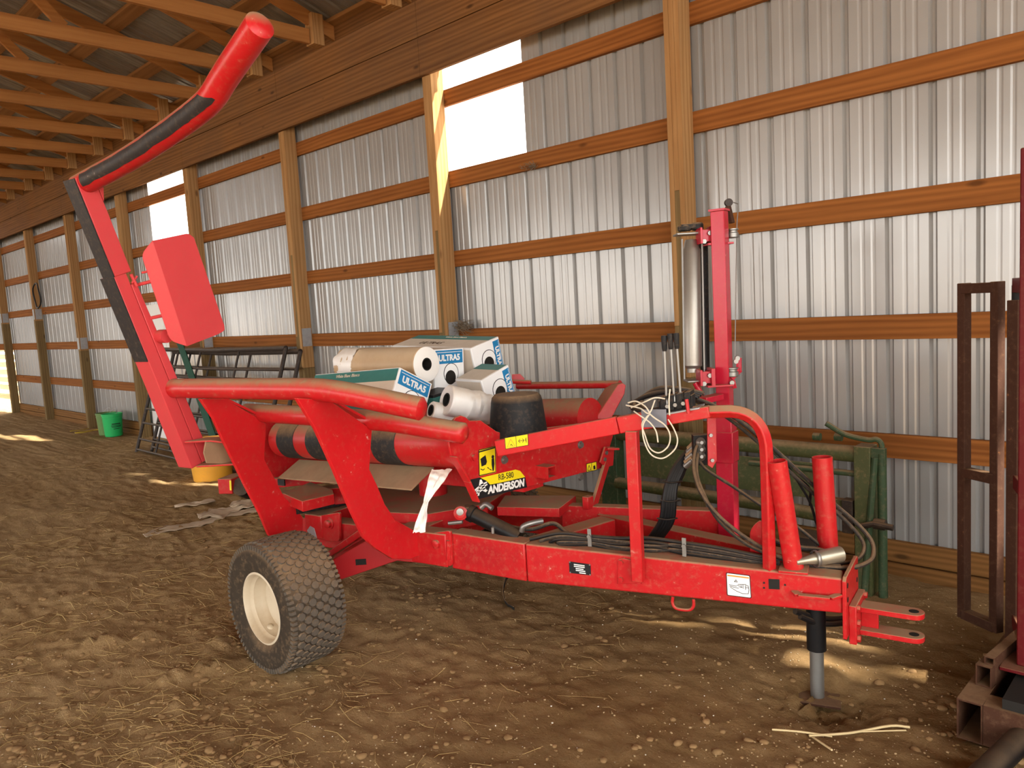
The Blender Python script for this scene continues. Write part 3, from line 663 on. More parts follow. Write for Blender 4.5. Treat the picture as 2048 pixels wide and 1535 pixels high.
hose([(960,1022,3.97),(985,1040,3.95),(1010,1050,3.92),(1060,1058,3.9),(1105,1046,3.92),(1130,1062,3.9),(1150,1075,3.8)], .011, HOSE)
hose([(1530,1070,3.42),(1560,1085,3.38),(1600,1095,3.34),(1640,1100,3.36),(1690,1118,3.33)], .012, HOSE)
bb = B(); a_, c_ = PD(1592,1124,3.22), PD(1682,1107,3.26); bb.lathe([(.012,0),(.016,.05),(.026,.10),(.032,.12),(.033,(c_-a_).length),(.027,(c_-a_).length),(.027,(c_-a_).length-.03),(0,(c_-a_).length-.03)], a_, c_-a_, 22, capstart=True); cp = bb.build('hose_end_cap', plain('dull_zinc', (.40,.37,.29), .4, .7), root)
B().lathe([(.034,.085),(.036,.088),(.036,.097),(.034,.10)], a_, c_-a_, 22).build('clamp_band', STEEL, cp)
hose([(1600,1232,3.27),(1640,1246,3.3),(1690,1244,3.32),(1740,1225,3.36)], .013, HOSEB)
hose([(1590,1222,3.27),(1640,1236,3.32),(1690,1236,3.34),(1735,1220,3.38)], .013, HOSEB)
# pale baler twine knotted round the valve bracket
for q in ([(1300,826,3.3),(1286,850,3.28),(1288,880,3.28),(1302,908,3.29),(1325,916,3.3),(1348,900,3.3),(1355,880,3.31),(1348,858,3.31),(1336,838,3.31)],
          [(1298,826,3.3),(1310,836,3.29),(1330,850,3.3),(1340,870,3.31),(1336,892,3.31),(1318,905,3.31),(1300,896,3.3),(1290,870,3.3),(1284,848,3.29),(1296,830,3.29)],
          [(1268,822,3.34),(1282,832,3.3),(1300,845,3.3),(1312,862,3.3),(1316,884,3.3)],
          [(1256,805,3.36),(1272,802,3.33),(1290,812,3.3),(1300,826,3.28)],
          [(1262,815,3.36),(1290,803,3.32),(1310,795,3.3),(1330,797,3.28)],
          [(1252,810,3.37),(1280,816,3.32),(1298,826,3.28),(1310,800,3.3)],
          [(1340,778,3.27),(1338,800,3.26),(1339,830,3.27)]):
    hose(q, .0032, TWINE, 'twine')
# --- wheels
def wheel(c, out):
    g = group_empty('wheel', root, tuple(c)); out = out.normalized(); _, sd, up = frame_of(out)
    bb = B(); bb.lathe([(.172,.118),(.176,.130),(.205,.146),(.245,.154),(.285,.150),(.305,.138),(.318,.118),(.322,.10),(.324,.05),(.325,0),(.324,-.05),(.322,-.10),(.318,-.118),(.305,-.138),(.285,-.15),(.245,-.154),(.205,-.146),(.176,-.13),(.172,-.118)], c, out, 96)
    nA = 42; nf0 = len(bb.bm.faces)
    for j in range(-3, 4):
        for k in range(nA):
            a = 2*math.pi*(k+(.5 if j % 2 else 0))/nA; ca, sa = math.cos(a), math.sin(a); rd = sd*ca+up*sa; tg = up*ca-sd*sa
            o = c+out*(j*.0335); r0 = .321-abs(j)*.0010; pts = [o+rd*r0+out*x+tg*y_ for x, y_ in ((-.0195,-.0075),(-.0195,.0075),(-.008,.0190),(.008,.0190),(.0195,.0075),(.0195,-.0075),(.008,-.0190),(-.008,-.0190))]
            top = [p+rd*.010-(p-o-rd*r0)*.10 for p in pts]; bb.hexa(pts, top)
    for s in (1,-1):                     # shoulder ribs
        for k in range(80):
            a = 2*math.pi*k/80; rd = sd*math.cos(a)+up*math.sin(a); tg = up*math.cos(a)-sd*math.sin(a)
            o = c+out*(s*.1335)+rd*.306; bb.obox(o, out*.012, tg*.007, rd*.012)
    ids = [f.index for f in bb.bm.faces]; bb.bm.faces.ensure_lookup_table()
    for f_ in bb.bm.faces[nf0:]: f_.material_index = 1
    bb.build('tyre', TYRE, g, 0, 30).data.materials.append(LUG)
    rm = B().lathe([(.179,.126),(.181,.133),(.172,.136),(.166,.128),(.163,.108),(.160,.098),(.152,.090),(.150,.060),(.144,.052),(.138,.030),(.124,.020),(.095,.018),(.085,.010),(.05,.010),(.045,.022),(0,.024)], c, out, 64).build('rim', CREAM, g)
    vs = plane(543,1254,c+out*.055,out) if out.y < 0 else c+UU*.1+out*.03
    B().lathe([(.018,-.06),(.018,.0),(.014,.025),(.009,.03),(.0,.032)], vs-ZZ*.01, (out*.4+ZZ), 14).build('valve_stem', CREAM, rm)
    return g
WC = V((-3.465,1.870,.318)); OUT = V((.0,-1,0))
wheel(WC, OUT)
wheel(mw(-3.04,4.22,.318), -OUT)
# wheel swing arm
a = WC - OUT*.17 + ZZ*.06
wa, wb = PV(681,1159,2.76), PV(895,1131,3.09); wd = V((wb.x-wa.x, wb.y-wa.y, 0)).normalized(); wn = ZZ.cross(wd)
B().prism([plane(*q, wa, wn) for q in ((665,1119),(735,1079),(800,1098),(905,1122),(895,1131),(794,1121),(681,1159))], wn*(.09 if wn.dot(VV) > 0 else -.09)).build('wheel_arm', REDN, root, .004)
B().cyl(WC-OUT*.16, WC-OUT*.02, .05).build('wheel_hub', RED, root)
q0, q1 = PV(655,1112,2.86), PV(730,1060,2.86); B().bar(q0, q1, .05, .035).build('swing_link', RED, root, .004)
B().obox(plane(722,1123,wa,wn), wd*.028, ZZ*.016, wn*.003).build('slot_hole', HOLE, root)
# --- loading fork
fk = group_empty('loading_fork', root, tuple(Wv(-3.1,2.4,1.3)))
p2 = [(594,796),(631,856),(670,942),(701,1016),(728,1074),(752,1096),(785,1117),(820,1118),(850,1106),(854,1065),(826,1059),(791,1039),(770,1008),(754,969),(739,938),(744,860),(723,844),(658,799)]
p1 = [(400,797),(427,836),(447,881),(490,969),(521,1028),(538,1069),(556,1085),(585,1088),(606,1080),(606,1034),(595,1020),(568,992),(550,957),(529,918),(533,848),(513,834),(451,797)]
B().prism([PU(*q,-2.66) for q in p2], -UU*.022).build('fork_plate', REDC, fk, .003)
B().prism([PU(*q,-3.48) for q in p1], -UU*.022).build('fork_plate', REDC, fk, .003)
for u0 in (-2.66, -3.48):
    B().hexa([Wv(u0-.10,2.44,1.365),Wv(u0+.0,2.44,1.365),Wv(u0+.0,2.44,1.35),Wv(u0-.10,2.44,1.35)], [Wv(u0-.10,2.70,1.215),Wv(u0+.0,2.70,1.215),Wv(u0+.0,2.70,1.20),Wv(u0-.10,2.70,1.20)]).build('fork_flange', REDC, fk, .002)
def rtube(pts, r, name, mat, n=28, k=8):
    P = smooth_path(pts, k); d0 = (P[0]-P[1]).normalized(); d1 = (P[-1]-P[-2]).normalized()
    bb = B(); bb.tube([P[0]+d0*.012]+P+[P[-1]+d1*.016], [r*.6]+[r]*len(P)+[r*.62], n); return bb.build(name, mat, fk, 0, 50)
rtube([Wv(-3.83,2.38,1.392),Wv(-3.3,2.38,1.396),Wv(-2.80,2.38,1.399),Wv(-2.62,2.385,1.395),Wv(-2.45,2.41,1.372),PV(842,817,2.50)], .0515, 'fork_tube', RED)
rtube([Wv(-3.62,2.72,1.217),Wv(-3.1,2.72,1.212),Wv(-2.68,2.72,1.205),Wv(-2.5,2.722,1.198),Wv(-2.3,2.735,1.178),PV(926,866,2.76)], .050, 'fork_tube', RED)
T3 = [PU(158,372,-3.84), PV(250,322,2.035), PV(330,270,2.01), PV(395,222,1.99), PV(425,193,1.975), PV(452,150,1.955), PV(520,50,1.90)]
t3 = rtube(T3, .0525, 'fork_tube', RED)
P = smooth_path(T3, 8); strip = B(); rows_ = []
for i in range(2, 36):
    p = P[i]; d = (P[i+1]-P[i-1]).normalized(); cam_d = (CAMP-p); cam_d = (cam_d-d*cam_d.dot(d)).normalized(); upd = d.cross(cam_d); upd = upd if upd.z > 0 else -upd
    wob = 6*noise.noise(p*30); r_ = []
    for j in range(9):
        ang = R(-12+wob+j*(8.4 if i < 31 else 8.4*max(.1,(36-i)/5))); r_.append(strip.bm.verts.new(p+(cam_d*math.cos(ang)+upd*math.sin(ang))*.0537))
    rows_.append(r_)
for A_, C_ in zip(rows_, rows_[1:]):
    for j in range(8): strip.bm.faces.new((A_[j], A_[j+1], C_[j+1], C_[j]))
strip.build('grip_strip', BLACKWORN, t3)
# tall arm
ax0, ax1 = PU(386,936,-3.75), PU(150,356,-3.75); dr = (ax1-ax0).normalized(); rt = (VV - dr*VV.dot(dr)).normalized()
js = ax0 + dr*((PU(234,552,-3.75)-ax0).dot(dr))
B().prism([js, js+rt*.092, ax1+rt*.092, ax1], -UU*.10).build('arm_beam', REDP, fk, .004)
B().prism([ax0-rt*.006, ax0+rt*.062, js+rt*.062, js-rt*.006], -UU*.125).build('arm_sleeve', REDP, fk, .004)
B().prism([ax0+rt*.064, ax0+rt*.125, js+rt*.095-dr*.06, js+rt*.064-dr*.06], UU*.004-UU*.11).build('arm_sleeve', REDP, fk, .004)
B().prism([js-rt*.0015, js-rt*.0075, ax1-rt*.0075, ax1-rt*.0015], -UU*.10).build('wear_strip', BLACKWORN, fk)
B().prism([js-rt*.0065-dr*.45, js-rt*.012-dr*.45, js-rt*.012, js-rt*.0065], -UU*.12).build('wear_strip', BLACKWORN, fk)
bb = B(); bb.prism([ax1+rt*.095-dr*.13, ax1+rt*.14-dr*.015, ax1+rt*.092-dr*.005], -UU*.012); bb.build('arm_gusset', REDP, fk, .002)
# dusty gussets between arm and fork plate
def gus(pts, th, nm='arm_bracket', mat=None): return B().prism([Wv(*q) for q in pts], ZZ*th).build(nm, mat or RED, fk, .002)
z1 = PU(365,885,-3.75).z; z2 = PU(386,936,-3.75).z
gus([(-3.72,2.385,z1),(-3.72,2.52,z1),(-3.5,2.62,z1),(-3.5,2.52,z1-.02),(-3.6,2.46,z1)], .010, mat=RED)
gus([(-3.72,2.44,z2+.006),(-3.85,2.62,z2+.006),(-3.5,2.66,z2+.006),(-3.5,2.585,z2+.006)], .010)
B().prism([PU(*q,-3.62) for q in ((412,882),(440,880),(452,892),(470,928),(414,926),(408,905))], -UU*.01).build('dusty_web', DUSTY, fk, .002)
# bale shield
S = [PU(*q,-3.60) for q in ((305,481),(377,466),(388,475),(448,648),(450,660),(437,668),(374,692))]
sh = B(); main = rounded(S, .03, 4, (1,4,5)); sh.prism(main, -UU*.004)
S0, S6 = S[0], S[6]; sdv = (S6-S0).normalized(); ou = -rt*.052-UU*.045
sh.prism(rounded([S0, S6, S6+ou-sdv*.05, S0+ou+sdv*.05], .03, 4, (2,3)), -UU*.004)
S1, S4 = S[2], S[4]; sh.prism(rounded([S1, S4, S4+rt*.012-UU*.05-sdv*.02, S1+rt*.012-UU*.05+sdv*.02], .02, 4, (2,3)), -UU*.004+rt*.002)
sh.build('bale_shield', REDP, fk, .001)
def rod(p, q, r=.009, nm='shield_rod'): return B().tube([p, q], r, 10).build(nm, REDP, fk)
rod(PU(272,570,-3.76), PU(312,560,-3.66)); rod(PU(300,636,-3.76), PU(338,628,-3.66)); rod(PU(284,545,-3.70), PU(303,541,-3.66), .006)
B().lathe([(.035,-.03),(.035,.03),(0,.03)], PU(327,672,-3.72), UU, 20, capstart=True).build('shield_pivot', REDP, fk)
rod(PU(318,675,-3.74), PU(352,660,-3.66), .014)
rod(PU(262,548,-3.735), PU(274,572,-3.735), .008, 'shield_hook'); rod(PU(274,552,-3.735), PU(264,566,-3.735), .006, 'shield_hook')
# --- turntable
tt = group_empty('turntable', root, (-3.6,2.98,.62))
pvt = V((-3.555,2.955,0))
bb = B(); bb.lathe([(.47,.505),(.47,.617),(0,.617)], pvt, ZZ, 8, capstart=True); bb.build('turntable_base', RED, root, .004)
B().lathe([(.085,.617),(.085,.80),(.11,.81),(.11,.83),(0,.83)], pvt, ZZ, 32).build('pivot_post', RED, tt)
B().bar(V((-2.74,2.97,.80)), V((-4.5,2.97,.70)), .16, .12).build('table_beam', RED, tt, .005)
TZ = lambda x, z: z + (x+2.84)*.060
def rol(y_, z_, x0, x1, r, nm, mat): 
    a, c = V((x0,y_,TZ(x0,z_))), V((x1,y_,TZ(x1,z_))); return B().lathe([(0,0),(r,0),(r,(c-a).length),(0,(c-a).length)], a, c-a, 48).build(nm, mat, tt)
RNY, RNZ, RNR = 2.53, 1.053, .119
r1 = rol(RNY, RNZ, -2.745, -4.50, RNR, 'table_roller', RED)
for x0, x1 in ((-3.19,-3.40),(-3.86,-4.06),(-4.20,-4.40)):
    a, c = V((x0,RNY,TZ(x0,RNZ))), V((x1,RNY,TZ(x1,RNZ))); h_ = (c-a).length
    B().lathe([(RNR-.002,0),(RNR+.004,.003),(RNR+.004,h_-.003),(RNR-.002,h_)], a, c-a, 48).build('rubber_band', CHAR, tt)
a = V((-2.735,RNY,TZ(-2.735,RNZ))); B().lathe([(0,-.02),(RNR-.012,-.02),(RNR-.012,.04),(0,.04)], a, V((1,0,0)), 40).build('roller_collar', BLACK, tt)
rol(3.50, 1.035, -2.745, -4.50, .125, 'table_roller', RED)
EX = -2.68
ep = [(905,843),(912,834),(922,830),(932,834),(939,841),(961,840),(993,862),(1005,866),(1228,838),(1226,872),(1220,893),(1216,933),(1175,943),(948,1001),(930,961),(902,911),(897,880)]
EP = [PX(*q, EX) for q in ep]; B().prism(EP, V((-.014,0,0))).build('end_plate', RED, tt, .003)
EP2 = [V((-4.56, p.y-.04, p.z-.115)) for p in EP]; B().prism(EP2, V((-.014,0,0))).build('end_plate', RED, tt, .003)
fl = [PX(*q, EX) for q in ((902,911),(930,961),(948,1001))]
for a, c in zip(fl, fl[1:]): B().hexa([a, c, c+V((0,-.012,0)), a+V((0,-.012,0))], [a+V((.045,0,0)), c+V((.045,0,0)), c+V((.045,-.012,0)), a+V((.045,-.012,0))]).build('plate_flange', RED, tt, .002)
D1 = EX+.001
def decal_x(name, quad, mat, off=0, parent=tt, rad=0):
    P_ = [PX(*q, D1+off) for q in quad]; return B().prism(rounded(P_, rad) if rad else P_, V((.001,0,0))).build(name, mat, parent)
PXo = lambda px, py, off: PX(px, py, D1+off)
XN = V((1,0,0))
bd = decal_x('brand_decal', ((930.5,961),(958,954.5),(966,956),(974,962),(980,968),(1000,964.5),(1050,953),(1054,974),(950,999.5)), INK)
decal_x('brand_panel', ((961,955),(1020,941),(1031,938.5),(1040,941),(1050,953.5),(1000,964.8),(980,968.5),(973,961)), YEL, .0012, bd)
cr, cu_ = PX(1012,952,D1+.0028), V((0,0,1)); rr_ = V((0,1,0))
slope = (PX(1049,958,D1)-PX(982,972,D1)).normalized(); upv = XN.cross(slope); upv = V((0,0,1)) if upv.z < .5 else upv
hN = (PX(1011,946,D1)-PX(1011,959,D1)).length
text('model_lettering', 'RB-580', cr, slope, V((0,0,1)), hN*1.28, INK, bd, bold=.0, xs=.88)
cA = PX(1013,972.5,D1+.0028); text('brand_lettering', 'ANDERSON', cA, slope, V((0,0,1)), (PX(1013,965,D1)-PX(1013,981,D1)).length*1.30, WHITE, bd, shear=.15, bold=.0022, xs=.92)
EQ = ((946,962),(973,956),(978,984),(950,993))
def poly_in(quad, pts, off): return [PX(*lerp4(quad, s_, t_), D1+off) for s_, t_ in pts]
bb = B()
for pts in (((.50,.0),(.62,.0),(.86,.80),(.95,.82),(.78,.92),(.62,.80),(.50,.30),(.30,1.0),(.18,1.0)), ((.02,.55),(.55,.30),(.98,.22),(.98,.32),(.5,.42),(.12,.62)), ((.04,.68),(.5,.48),(.98,.38),(.98,.47),(.5,.60),(.1,.76)), ((.10,.80),(.5,.66),(.80,.60),(.84,.68),(.5,.76),(.2,.86)), ((.02,.55),(.12,.62),(.14,.84),(.04,.76))):
    bb.prism(poly_in(EQ, pts, .0028), XN*.0008)
bb.build('brand_emblem', WHITE, bd)
YQ = ((957,899),(991,891),(992,944),(958,952)); yd = decal_x('warning_decal', YQ, YEL, rad=.006)
bb = strokes(YQ, [((.02,.02),(.98,.02)),((.98,.02),(.98,.98)),((.02,.98),(.98,.98)),((.02,.02),(.02,.98)),((.05,.08),(.95,.06)),((.1,.74),(.24,.80)),((.24,.80),(.34,.77)),((.5,.74),(.6,.80)),((.62,.82),(.74,.88))], .004, PXo, XN, .0014)
bb.prism(poly_in(YQ, ((.10,.36),(.40,.26),(.48,.52),(.42,.62),(.16,.66)), .0014), XN*.0006); bb.prism(poly_in(YQ, ((.76,.46),(.90,.45),(.92,.66),(.87,.92),(.80,.92),(.75,.66)), .0014), XN*.0006)
c_ = PX(*lerp4(YQ,.83,.39), D1+.0014); bb.cyl(c_, c_+XN*.0006, .009, n=16)
bb.prism(poly_in(YQ, ((.04,.06),(.96,.04),(.96,.085),(.04,.115)), .0014), XN*.0006); bb.build('decal_pictogram', INK, yd)
Y2 = ((1173,927),(1193,922.5),(1193.5,939),(1173.5,943.5)); y2 = decal_x('warning_decal', Y2, YEL)
bb = strokes(Y2, [((.5,0),(.5,1)),((0,0),(1,0)),((0,1),(1,1)),((0,0),(0,1)),((1,0),(1,1)),((.08,.85),(.25,.25)),((.25,.25),(.42,.85)),((.08,.85),(.42,.85))], .0035, PXo, XN, .0014)
bb.prism(poly_in(Y2, ((.66,.45),(.85,.4),(.88,.85),(.68,.9)), .0014), XN*.0006); bb.build('decal_pictogram', INK, y2)
for q in ((1008,919),(1160,889),(1160,953),(946,914)):
    o_ = B().lathe([(.022,0),(.022,.004),(.015,.004),(.015,.016),(0,.016)], PX(*q,EX), XN, 18).build('plate_bolt', STEEL if q[0] > 1000 else RED, tt)
a = PX(1067,943,EX); a2 = PX(1096,936,EX); B().tubebar(V((EX,a.y+.05,(a.z+a2.z)/2)), V((EX+.085,a.y+.05,(a.z+a2.z)/2)), .07, .062, .006).build('stand_socket', RED, tt)
# black cone on the front end of the table
B().lathe([(.155,0),(.152,.02),(.132,.20),(.126,.225),(.112,.24),(.06,.246),(0,.248)], PD(1037,868,3.95)-ZZ*.03, ZZ, 48, capstart=True).build('rubber_cone', BLACK, tt)
sk = []
for y0 in (-.02,): pass
B().hexa([V((-3.06,2.40,.815)),V((-3.06,2.56,.90)),V((-3.06,2.56,.908)),V((-3.06,2.40,.823))], [V((-4.40,2.40,.725)),V((-4.40,2.56,.812)),V((-4.40,2.56,.820)),V((-4.40,2.40,.733))]).build('belt_guard', DUSTY, tt, .002)
# strut and hinge on the right end of the table plate
B().bar(PX(1216,915,-2.66), PX(1187,1012,-2.60), .045, .02, XN).build('lock_strut', RED, tt, .002)
bb = B(); bb.prism([PX(*q, -2.655) for q in ((1207,893),(1226,893),(1223,930),(1210,934),(1198,924))], XN*.012); bb.bar(PX(1214,897,-2.64), PX(1238,897,-2.60), .02, .012); bb.build('lock_plate', RED, tt, .002)
for q in ((1212,905),(1209,918)): B().bolt(PX(*q,-2.643), XN, .012, .008).build('lock_bolt', STEEL, tt)
B().obox(PX(1176,1004,-2.60), V((.02,0,0)), V((0,.025,0)), ZZ*.035).build('lock_lug', RED, root, .003)
# far side guard rail
B().tube([PY(1036,771,3.74), PY(1240,768,3.74)], .024, 14).build('guard_rail', RED, tt)
pl = [PD(*q, 4.52) for q in ((1190,838),(1205,815),(1236,768),(1246,765),(1252,770),(1249,788),(1222,838))]; B().prism(pl, (CM@V((0,1,0)))*.10+V((-.06,0,0))).build('guard_bracket', RED, tt, .004)
pl = [PD(*q, 4.95) for q in ((1024,748),(1040,747),(1049,756),(1048,764),(1024,764))]; B().prism(pl, (CM@V((0,1,0)))*.03).build('guard_bracket', RED, tt, .002)
B().tube([PD(1005,762,4.95), PD(1062,764,4.9)], .014, 10).build('guard_rail', RED, tt)
# --- inside the frame: tilt cylinder, deck plate, beams seen under the table
a, c = PD(938,1024,3.98), PD(1040,1074,3.86); d_ = (c-a).normalized()
cyl = B().lathe([(0,.0),(.040,.0),(.044,.004),(.044,.03),(.038,.035),(.038,(c-a).length),(0,(c-a).length)], a, d_, 28).build('tilt_cylinder', HOSEB, root)
B().obox(a-d_*.01, V((.03,0,0)), V((0,.03,0)), ZZ*.03).build('cylinder_eye', BLACK, cyl, .006)
B().lathe([(.036,-.02),(.036,.03),(.022,.034),(.022,.044),(0,.046)], PD(922,1024,3.97), -fw, 24, capstart=True).build('cylinder_pin', RED, root)
B().lathe([(.018,0),(.018,.006),(0,.008)], PD(920,1023,3.92), -fw, 16).build('pin_head', STEEL, root)
for pts in ([(962,1015,3.93),(972,1008,3.92),(985,1016,3.9)], [(1043,1062,3.84),(1047,1052,3.83),(1062,1046,3.83),(1085,1041,3.85)]):
    B().tube(smooth_path([PD(*q) for q in pts],5), .014, 12).build('elbow_fitting', STEEL, root)
B().tube([PD(897,1046,3.97), PD(925,1043,3.95)], .010, 10).build('grease_tube', STEEL, root)
B().lathe([(.008,0),(.008,.03),(.005,.034),(0,.036)], PD(986,1066,3.80), ZZ, 10).build('grease_nipple', STEEL, root)
B().prism([PZ(*q,.625) for q in ((994,1013),(1010,990),(1152,990),(1118,1016))], -ZZ*.05).build('deck_plate', RED, root, .003)
B().prism([PZ(*q,.72) for q in ((566,986),(621,963),(665,979),(668,987),(604,1002))], -ZZ*.06).build('deck_plate', RED, root, .003)
B().bar(PD(582,1014,4.45), PD(735,985,4.75), .09, .075).build('slide_bar', BLACK, root, .003)
B().bar(PD(545,965,4.85), PD(700,950,4.95), .05, .06).build('rear_beam', RED, root, .004)
B().obox(PD(563,964,4.80), UU*.03, VV*.005, ZZ*.02).build('beam_plug', BLACK, root)
bb = B(); c_ = PD(466,966,5.5); bb.obox(c_, UU*.05+VV*.02, VV*.09-UU*.03, ZZ*.055); rbm = bb.build('rear_bumper', RED, root, .006)
bb = B(); bb.prism([PD(*q,5.37) for q in ((459,960),(462.5,960.5),(463.5,980),(460,979.5))], -fw*.004); bb.build('reflector', YEL, rbm)
B().cyl(PD(482,972,5.42), PD(500,980,5.6), .065).build('rear_hub', BLACK, root)
B().bar(PD(700,985,4.6), PD(560,1000,4.75), .12, .10).build('rear_beam', RED, root, .004)

# ================================================================== FILM BOXES AND ROLLS ON THE TABLE
def film_box(o, w, label, band, L_=.78, W=.25, teal='side', name='film_carton'):
    o = V(o); q = Matrix.Rotation(V(w).length, 3, V(w).normalized()); X_, Y_, Z_ = q @ V((1,0,0)), q @ V((0,1,0)), q @ V((0,0,1))
    t_ = thing(name, label, 'box', tuple(o - X_*L_/2 - Z_*W/2), 0, 'white film cartons on the wrapper table')
    at = lambda x, y, z: o + X_*x + Y_*y + Z_*z
    h = W/2; B().hexa([at(-L_,-h,-h),at(-L_,h,-h),at(-L_,h,h),at(-L_,-h,h)], [at(0,-h,-h),at(0,h,-h),at(0,h,h),at(0,-h,h)]).build('carton_body', CARD, t_, .004)
    B().hexa([at(-L_+.005,-h+.012,h+.0002),at(-.012,-h+.012,h+.0002),at(-.012,h-.012,h+.0002),at(-L_+.005,h-.012,h+.0002)],[at(-L_+.005,-h+.012,h+.0008),at(-.012,-h+.012,h+.0008),at(-.012,h-.012,h+.0008),at(-L_+.005,h-.012,h+.0008)]).build('carton_top', CARDT, t_)
    B().hexa([at(-L_+.005,-h-.0002,-h+.012),at(-.012,-h-.0002,-h+.012),at(-.012,-h-.0002,h-.012),at(-L_+.005,-h-.0002,h-.012)],[at(-L_+.005,-h-.0008,-h+.012),at(-.012,-h-.0008,-h+.012),at(-.012,-h-.0008,h-.012),at(-L_+.005,-h-.0008,h-.012)]).build('carton_side', CARDT, t_)
    def quad(y0, z0, y1, z1, e=.0008): return [at(e,y0,z0),at(e,y1,z0),at(e,y1,z1),at(e,y0,z1)]
    if band == 'top': bq = quad(-h+.012, h-.088, h-.012, h-.008); tc, tr_, tu = at(.0022, .0, h-.055), Y_, Z_
    else: bq = quad(h-.062, -h+.015, h-.006, h-.015); tc, tr_, tu = at(.0022, h-.036, -.0), -Z_, Y_
    bo = B().prism(bq, X_*.0008).build('blue_band', BLUE, t_)
    text('band_lettering', 'ULTRA5', tc, tr_, tu, .050 if band == 'top' else .040, WHITE, bo, bold=.002, xs=1.0)
    if band == 'top':
        lq = quad(-h+.02, h-.022, h-.02, h-.019, .0018)
    else: lq = quad(h-.014, -h+.02, h-.012, h-.02, .0018)
    B().prism(lq, X_*.0006).build('band_line', WHITE, bo)
    hc = at(0, .012, -.035) if band == 'top' else at(0, .005, .0)
    B().lathe([(.062,-.001),(.062,.0014),(.058,.0016),(.058,.001)], hc+Z_*.012, X_, 40).build('flap_ring', INK, t_)
    B().lathe([(.058,.0),(.058,.0016),(0,.0016)], hc+Z_*.012, X_, 40).build('core_plug', CARD, t_)
    B().lathe([(.043,.001),(.043,.0025),(.0,.0025)], hc-Z_*.012-Y_*.006, X_, 32).build('core_hole', HOLE, t_)
    if teal == 'side': tq = [at(-L_+.004,-h-.001,h-.075),at(-.006,-h-.001,h-.075),at(-.006,-h-.001,h-.006),at(-L_+.004,-h-.001,h-.006)]; te = -Y_
    else: tq = [at(-L_+.004,h-.085,h+.001),at(-.006,h-.085,h+.001),at(-.006,h-.006,h+.001),at(-L_+.004,h-.006,h+.001)]; te = Z_
    to = B().prism(tq, te*.0006).build('teal_band', TEAL, t_)
    if teal == 'side':
        text('side_lettering', 'White Blanc Blanco', at(-L_*.57,-h-.0025,h-.028), X_, Z_, .028, CARDT, to); text('side_lettering', '750mm x 1500m', at(-L_*.55,-h-.0025,h-.056), X_, Z_, .022, CARDT, to) if False else None
        tq2 = [at(-L_+.004,-h-.001,-h+.01),at(-.06,-h-.001,-h+.01),at(-.10,-h-.001,-h+.055),at(-L_+.004,-h-.001,-h+.055)]; B().prism(tq2, te*.0006).build('teal_band', TEAL, t_)
    else:
        L_ > .4 and text('top_lettering', 'White Blanc Blanco', at(-L_*.45,h-.04,h+.0022), X_, Y_, .026, CARDT, to); L_ > .4 and text('top_lettering', 'ULTRA5', at(-L_*.60,-h*.35,h+.0015), X_, Y_, .062, PIPE, t_, shear=.3)
    return t_
film_box((-3.29,2.623,1.261), (-.476,-.075,.035), 'nearest white film carton, tipped forward under the brown film roll', 'top')
film_box((-3.452,3.06,1.365), (-.034,.016,.052), 'upright white film carton between the brown roll and the tilted carton', 'top')
cb = film_box((-3.428,3.37,1.385), (.225,.028,-.004), 'topmost white film carton, tilted, with blue stripe down its end', 'side', teal='top')
film_box(tuple(PD(1000,782,4.50)), (.30,.02,0), 'lowest white film carton, half hidden behind the black rubber cone', 'side', teal='top', L_=.22, W=.238)
tq = thing('carton_box', 'small dark green carton wedged behind the white film roll end', 'box', tuple(PD(872,796,4.35)-ZZ*.06))
B().obox(PD(872,797,4.42), V((.08,0,0)), V((0,.085,.01)), ZZ*.035).build('carton_body', TEAL, tq, .003); B().obox(PD(872,797,4.42)+ZZ*.036, V((.083,0,0)), V((0,.088,.01)), ZZ*.008).build('carton_lid', INK, tq, .002)
def film_roll(front, axis, R_, L_, label, mat, core=.040, wrap=True):
    axis = axis.normalized(); t_ = thing('film_roll', label, 'film roll', tuple(front+axis*L_/2-ZZ*R_), 0, 'loose stretch film rolls')
    bb = B(); pr = [(core,.0),(R_-.006,-.001),(R_,.006)]
    nseg = 40
    for k in range(1, nseg+1): pr.append((R_, L_*k/nseg))
    pr += [(core, L_)]
    bb.lathe(pr, front, axis, 48)
    if wrap:
        for v_ in bb.bm.verts:
            h_ = (v_.co-front).dot(axis)
            if h_ > L_*wrap:
                p_ = v_.co-front-axis*h_; v_.co += p_.normalized()*(.012*noise.noise(V((h_*38, v_.co.y*9, v_.co.z*9)))+.004*noise.noise(v_.co*60))
    bb.build('film', mat, t_)
    B().lathe([(core+.001,-.003),(core+.001,L_),(core-.006,L_),(core-.006,-.003),(core+.001,-.003)], front, axis, 32).build('core_tube', HOLE, t_)
    B().lathe([(core-.006,.16),(0,.16)], front, axis, 24).build('core_shadow_plug', HOLE, t_) if False else None
    return t_
FE = PD(853,728,4.38); re_ = film_roll(FE, V((-.995,-.045,-.01)), .101, .74, 'large dust-brown film roll lying on top of the nearest carton', FILMB, .036, .72)
B().lathe([(.037,-.0035),(.096,-.0025),(.100,-.001)], FE, V((-.995,-.045,-.01)), 48).build('roll_end', FILM, re_)
bb = B(); bb.lathe([(.103,0),(.107,.05),(.104,.1),(.108,.15),(.09,.19),(.03,.21),(0,.21)], FE+V((-.995,-.045,-.01))*.56, V((-.995,-.045,-.01)), 40)
for v_ in bb.bm.verts: v_.co += V((noise.noise(v_.co*22),noise.noise(v_.co*22+V((5,0,0))),noise.noise(v_.co*26)))*.016
bb.build('loose_wrap', FILM, re_)
FF = PD(893,799,4.10); film_roll(FF, V((.25,.92,-.30)), .082, .50, 'white film roll with crumpled wrap sticking out beside the black cone', FILM, .036, .22)
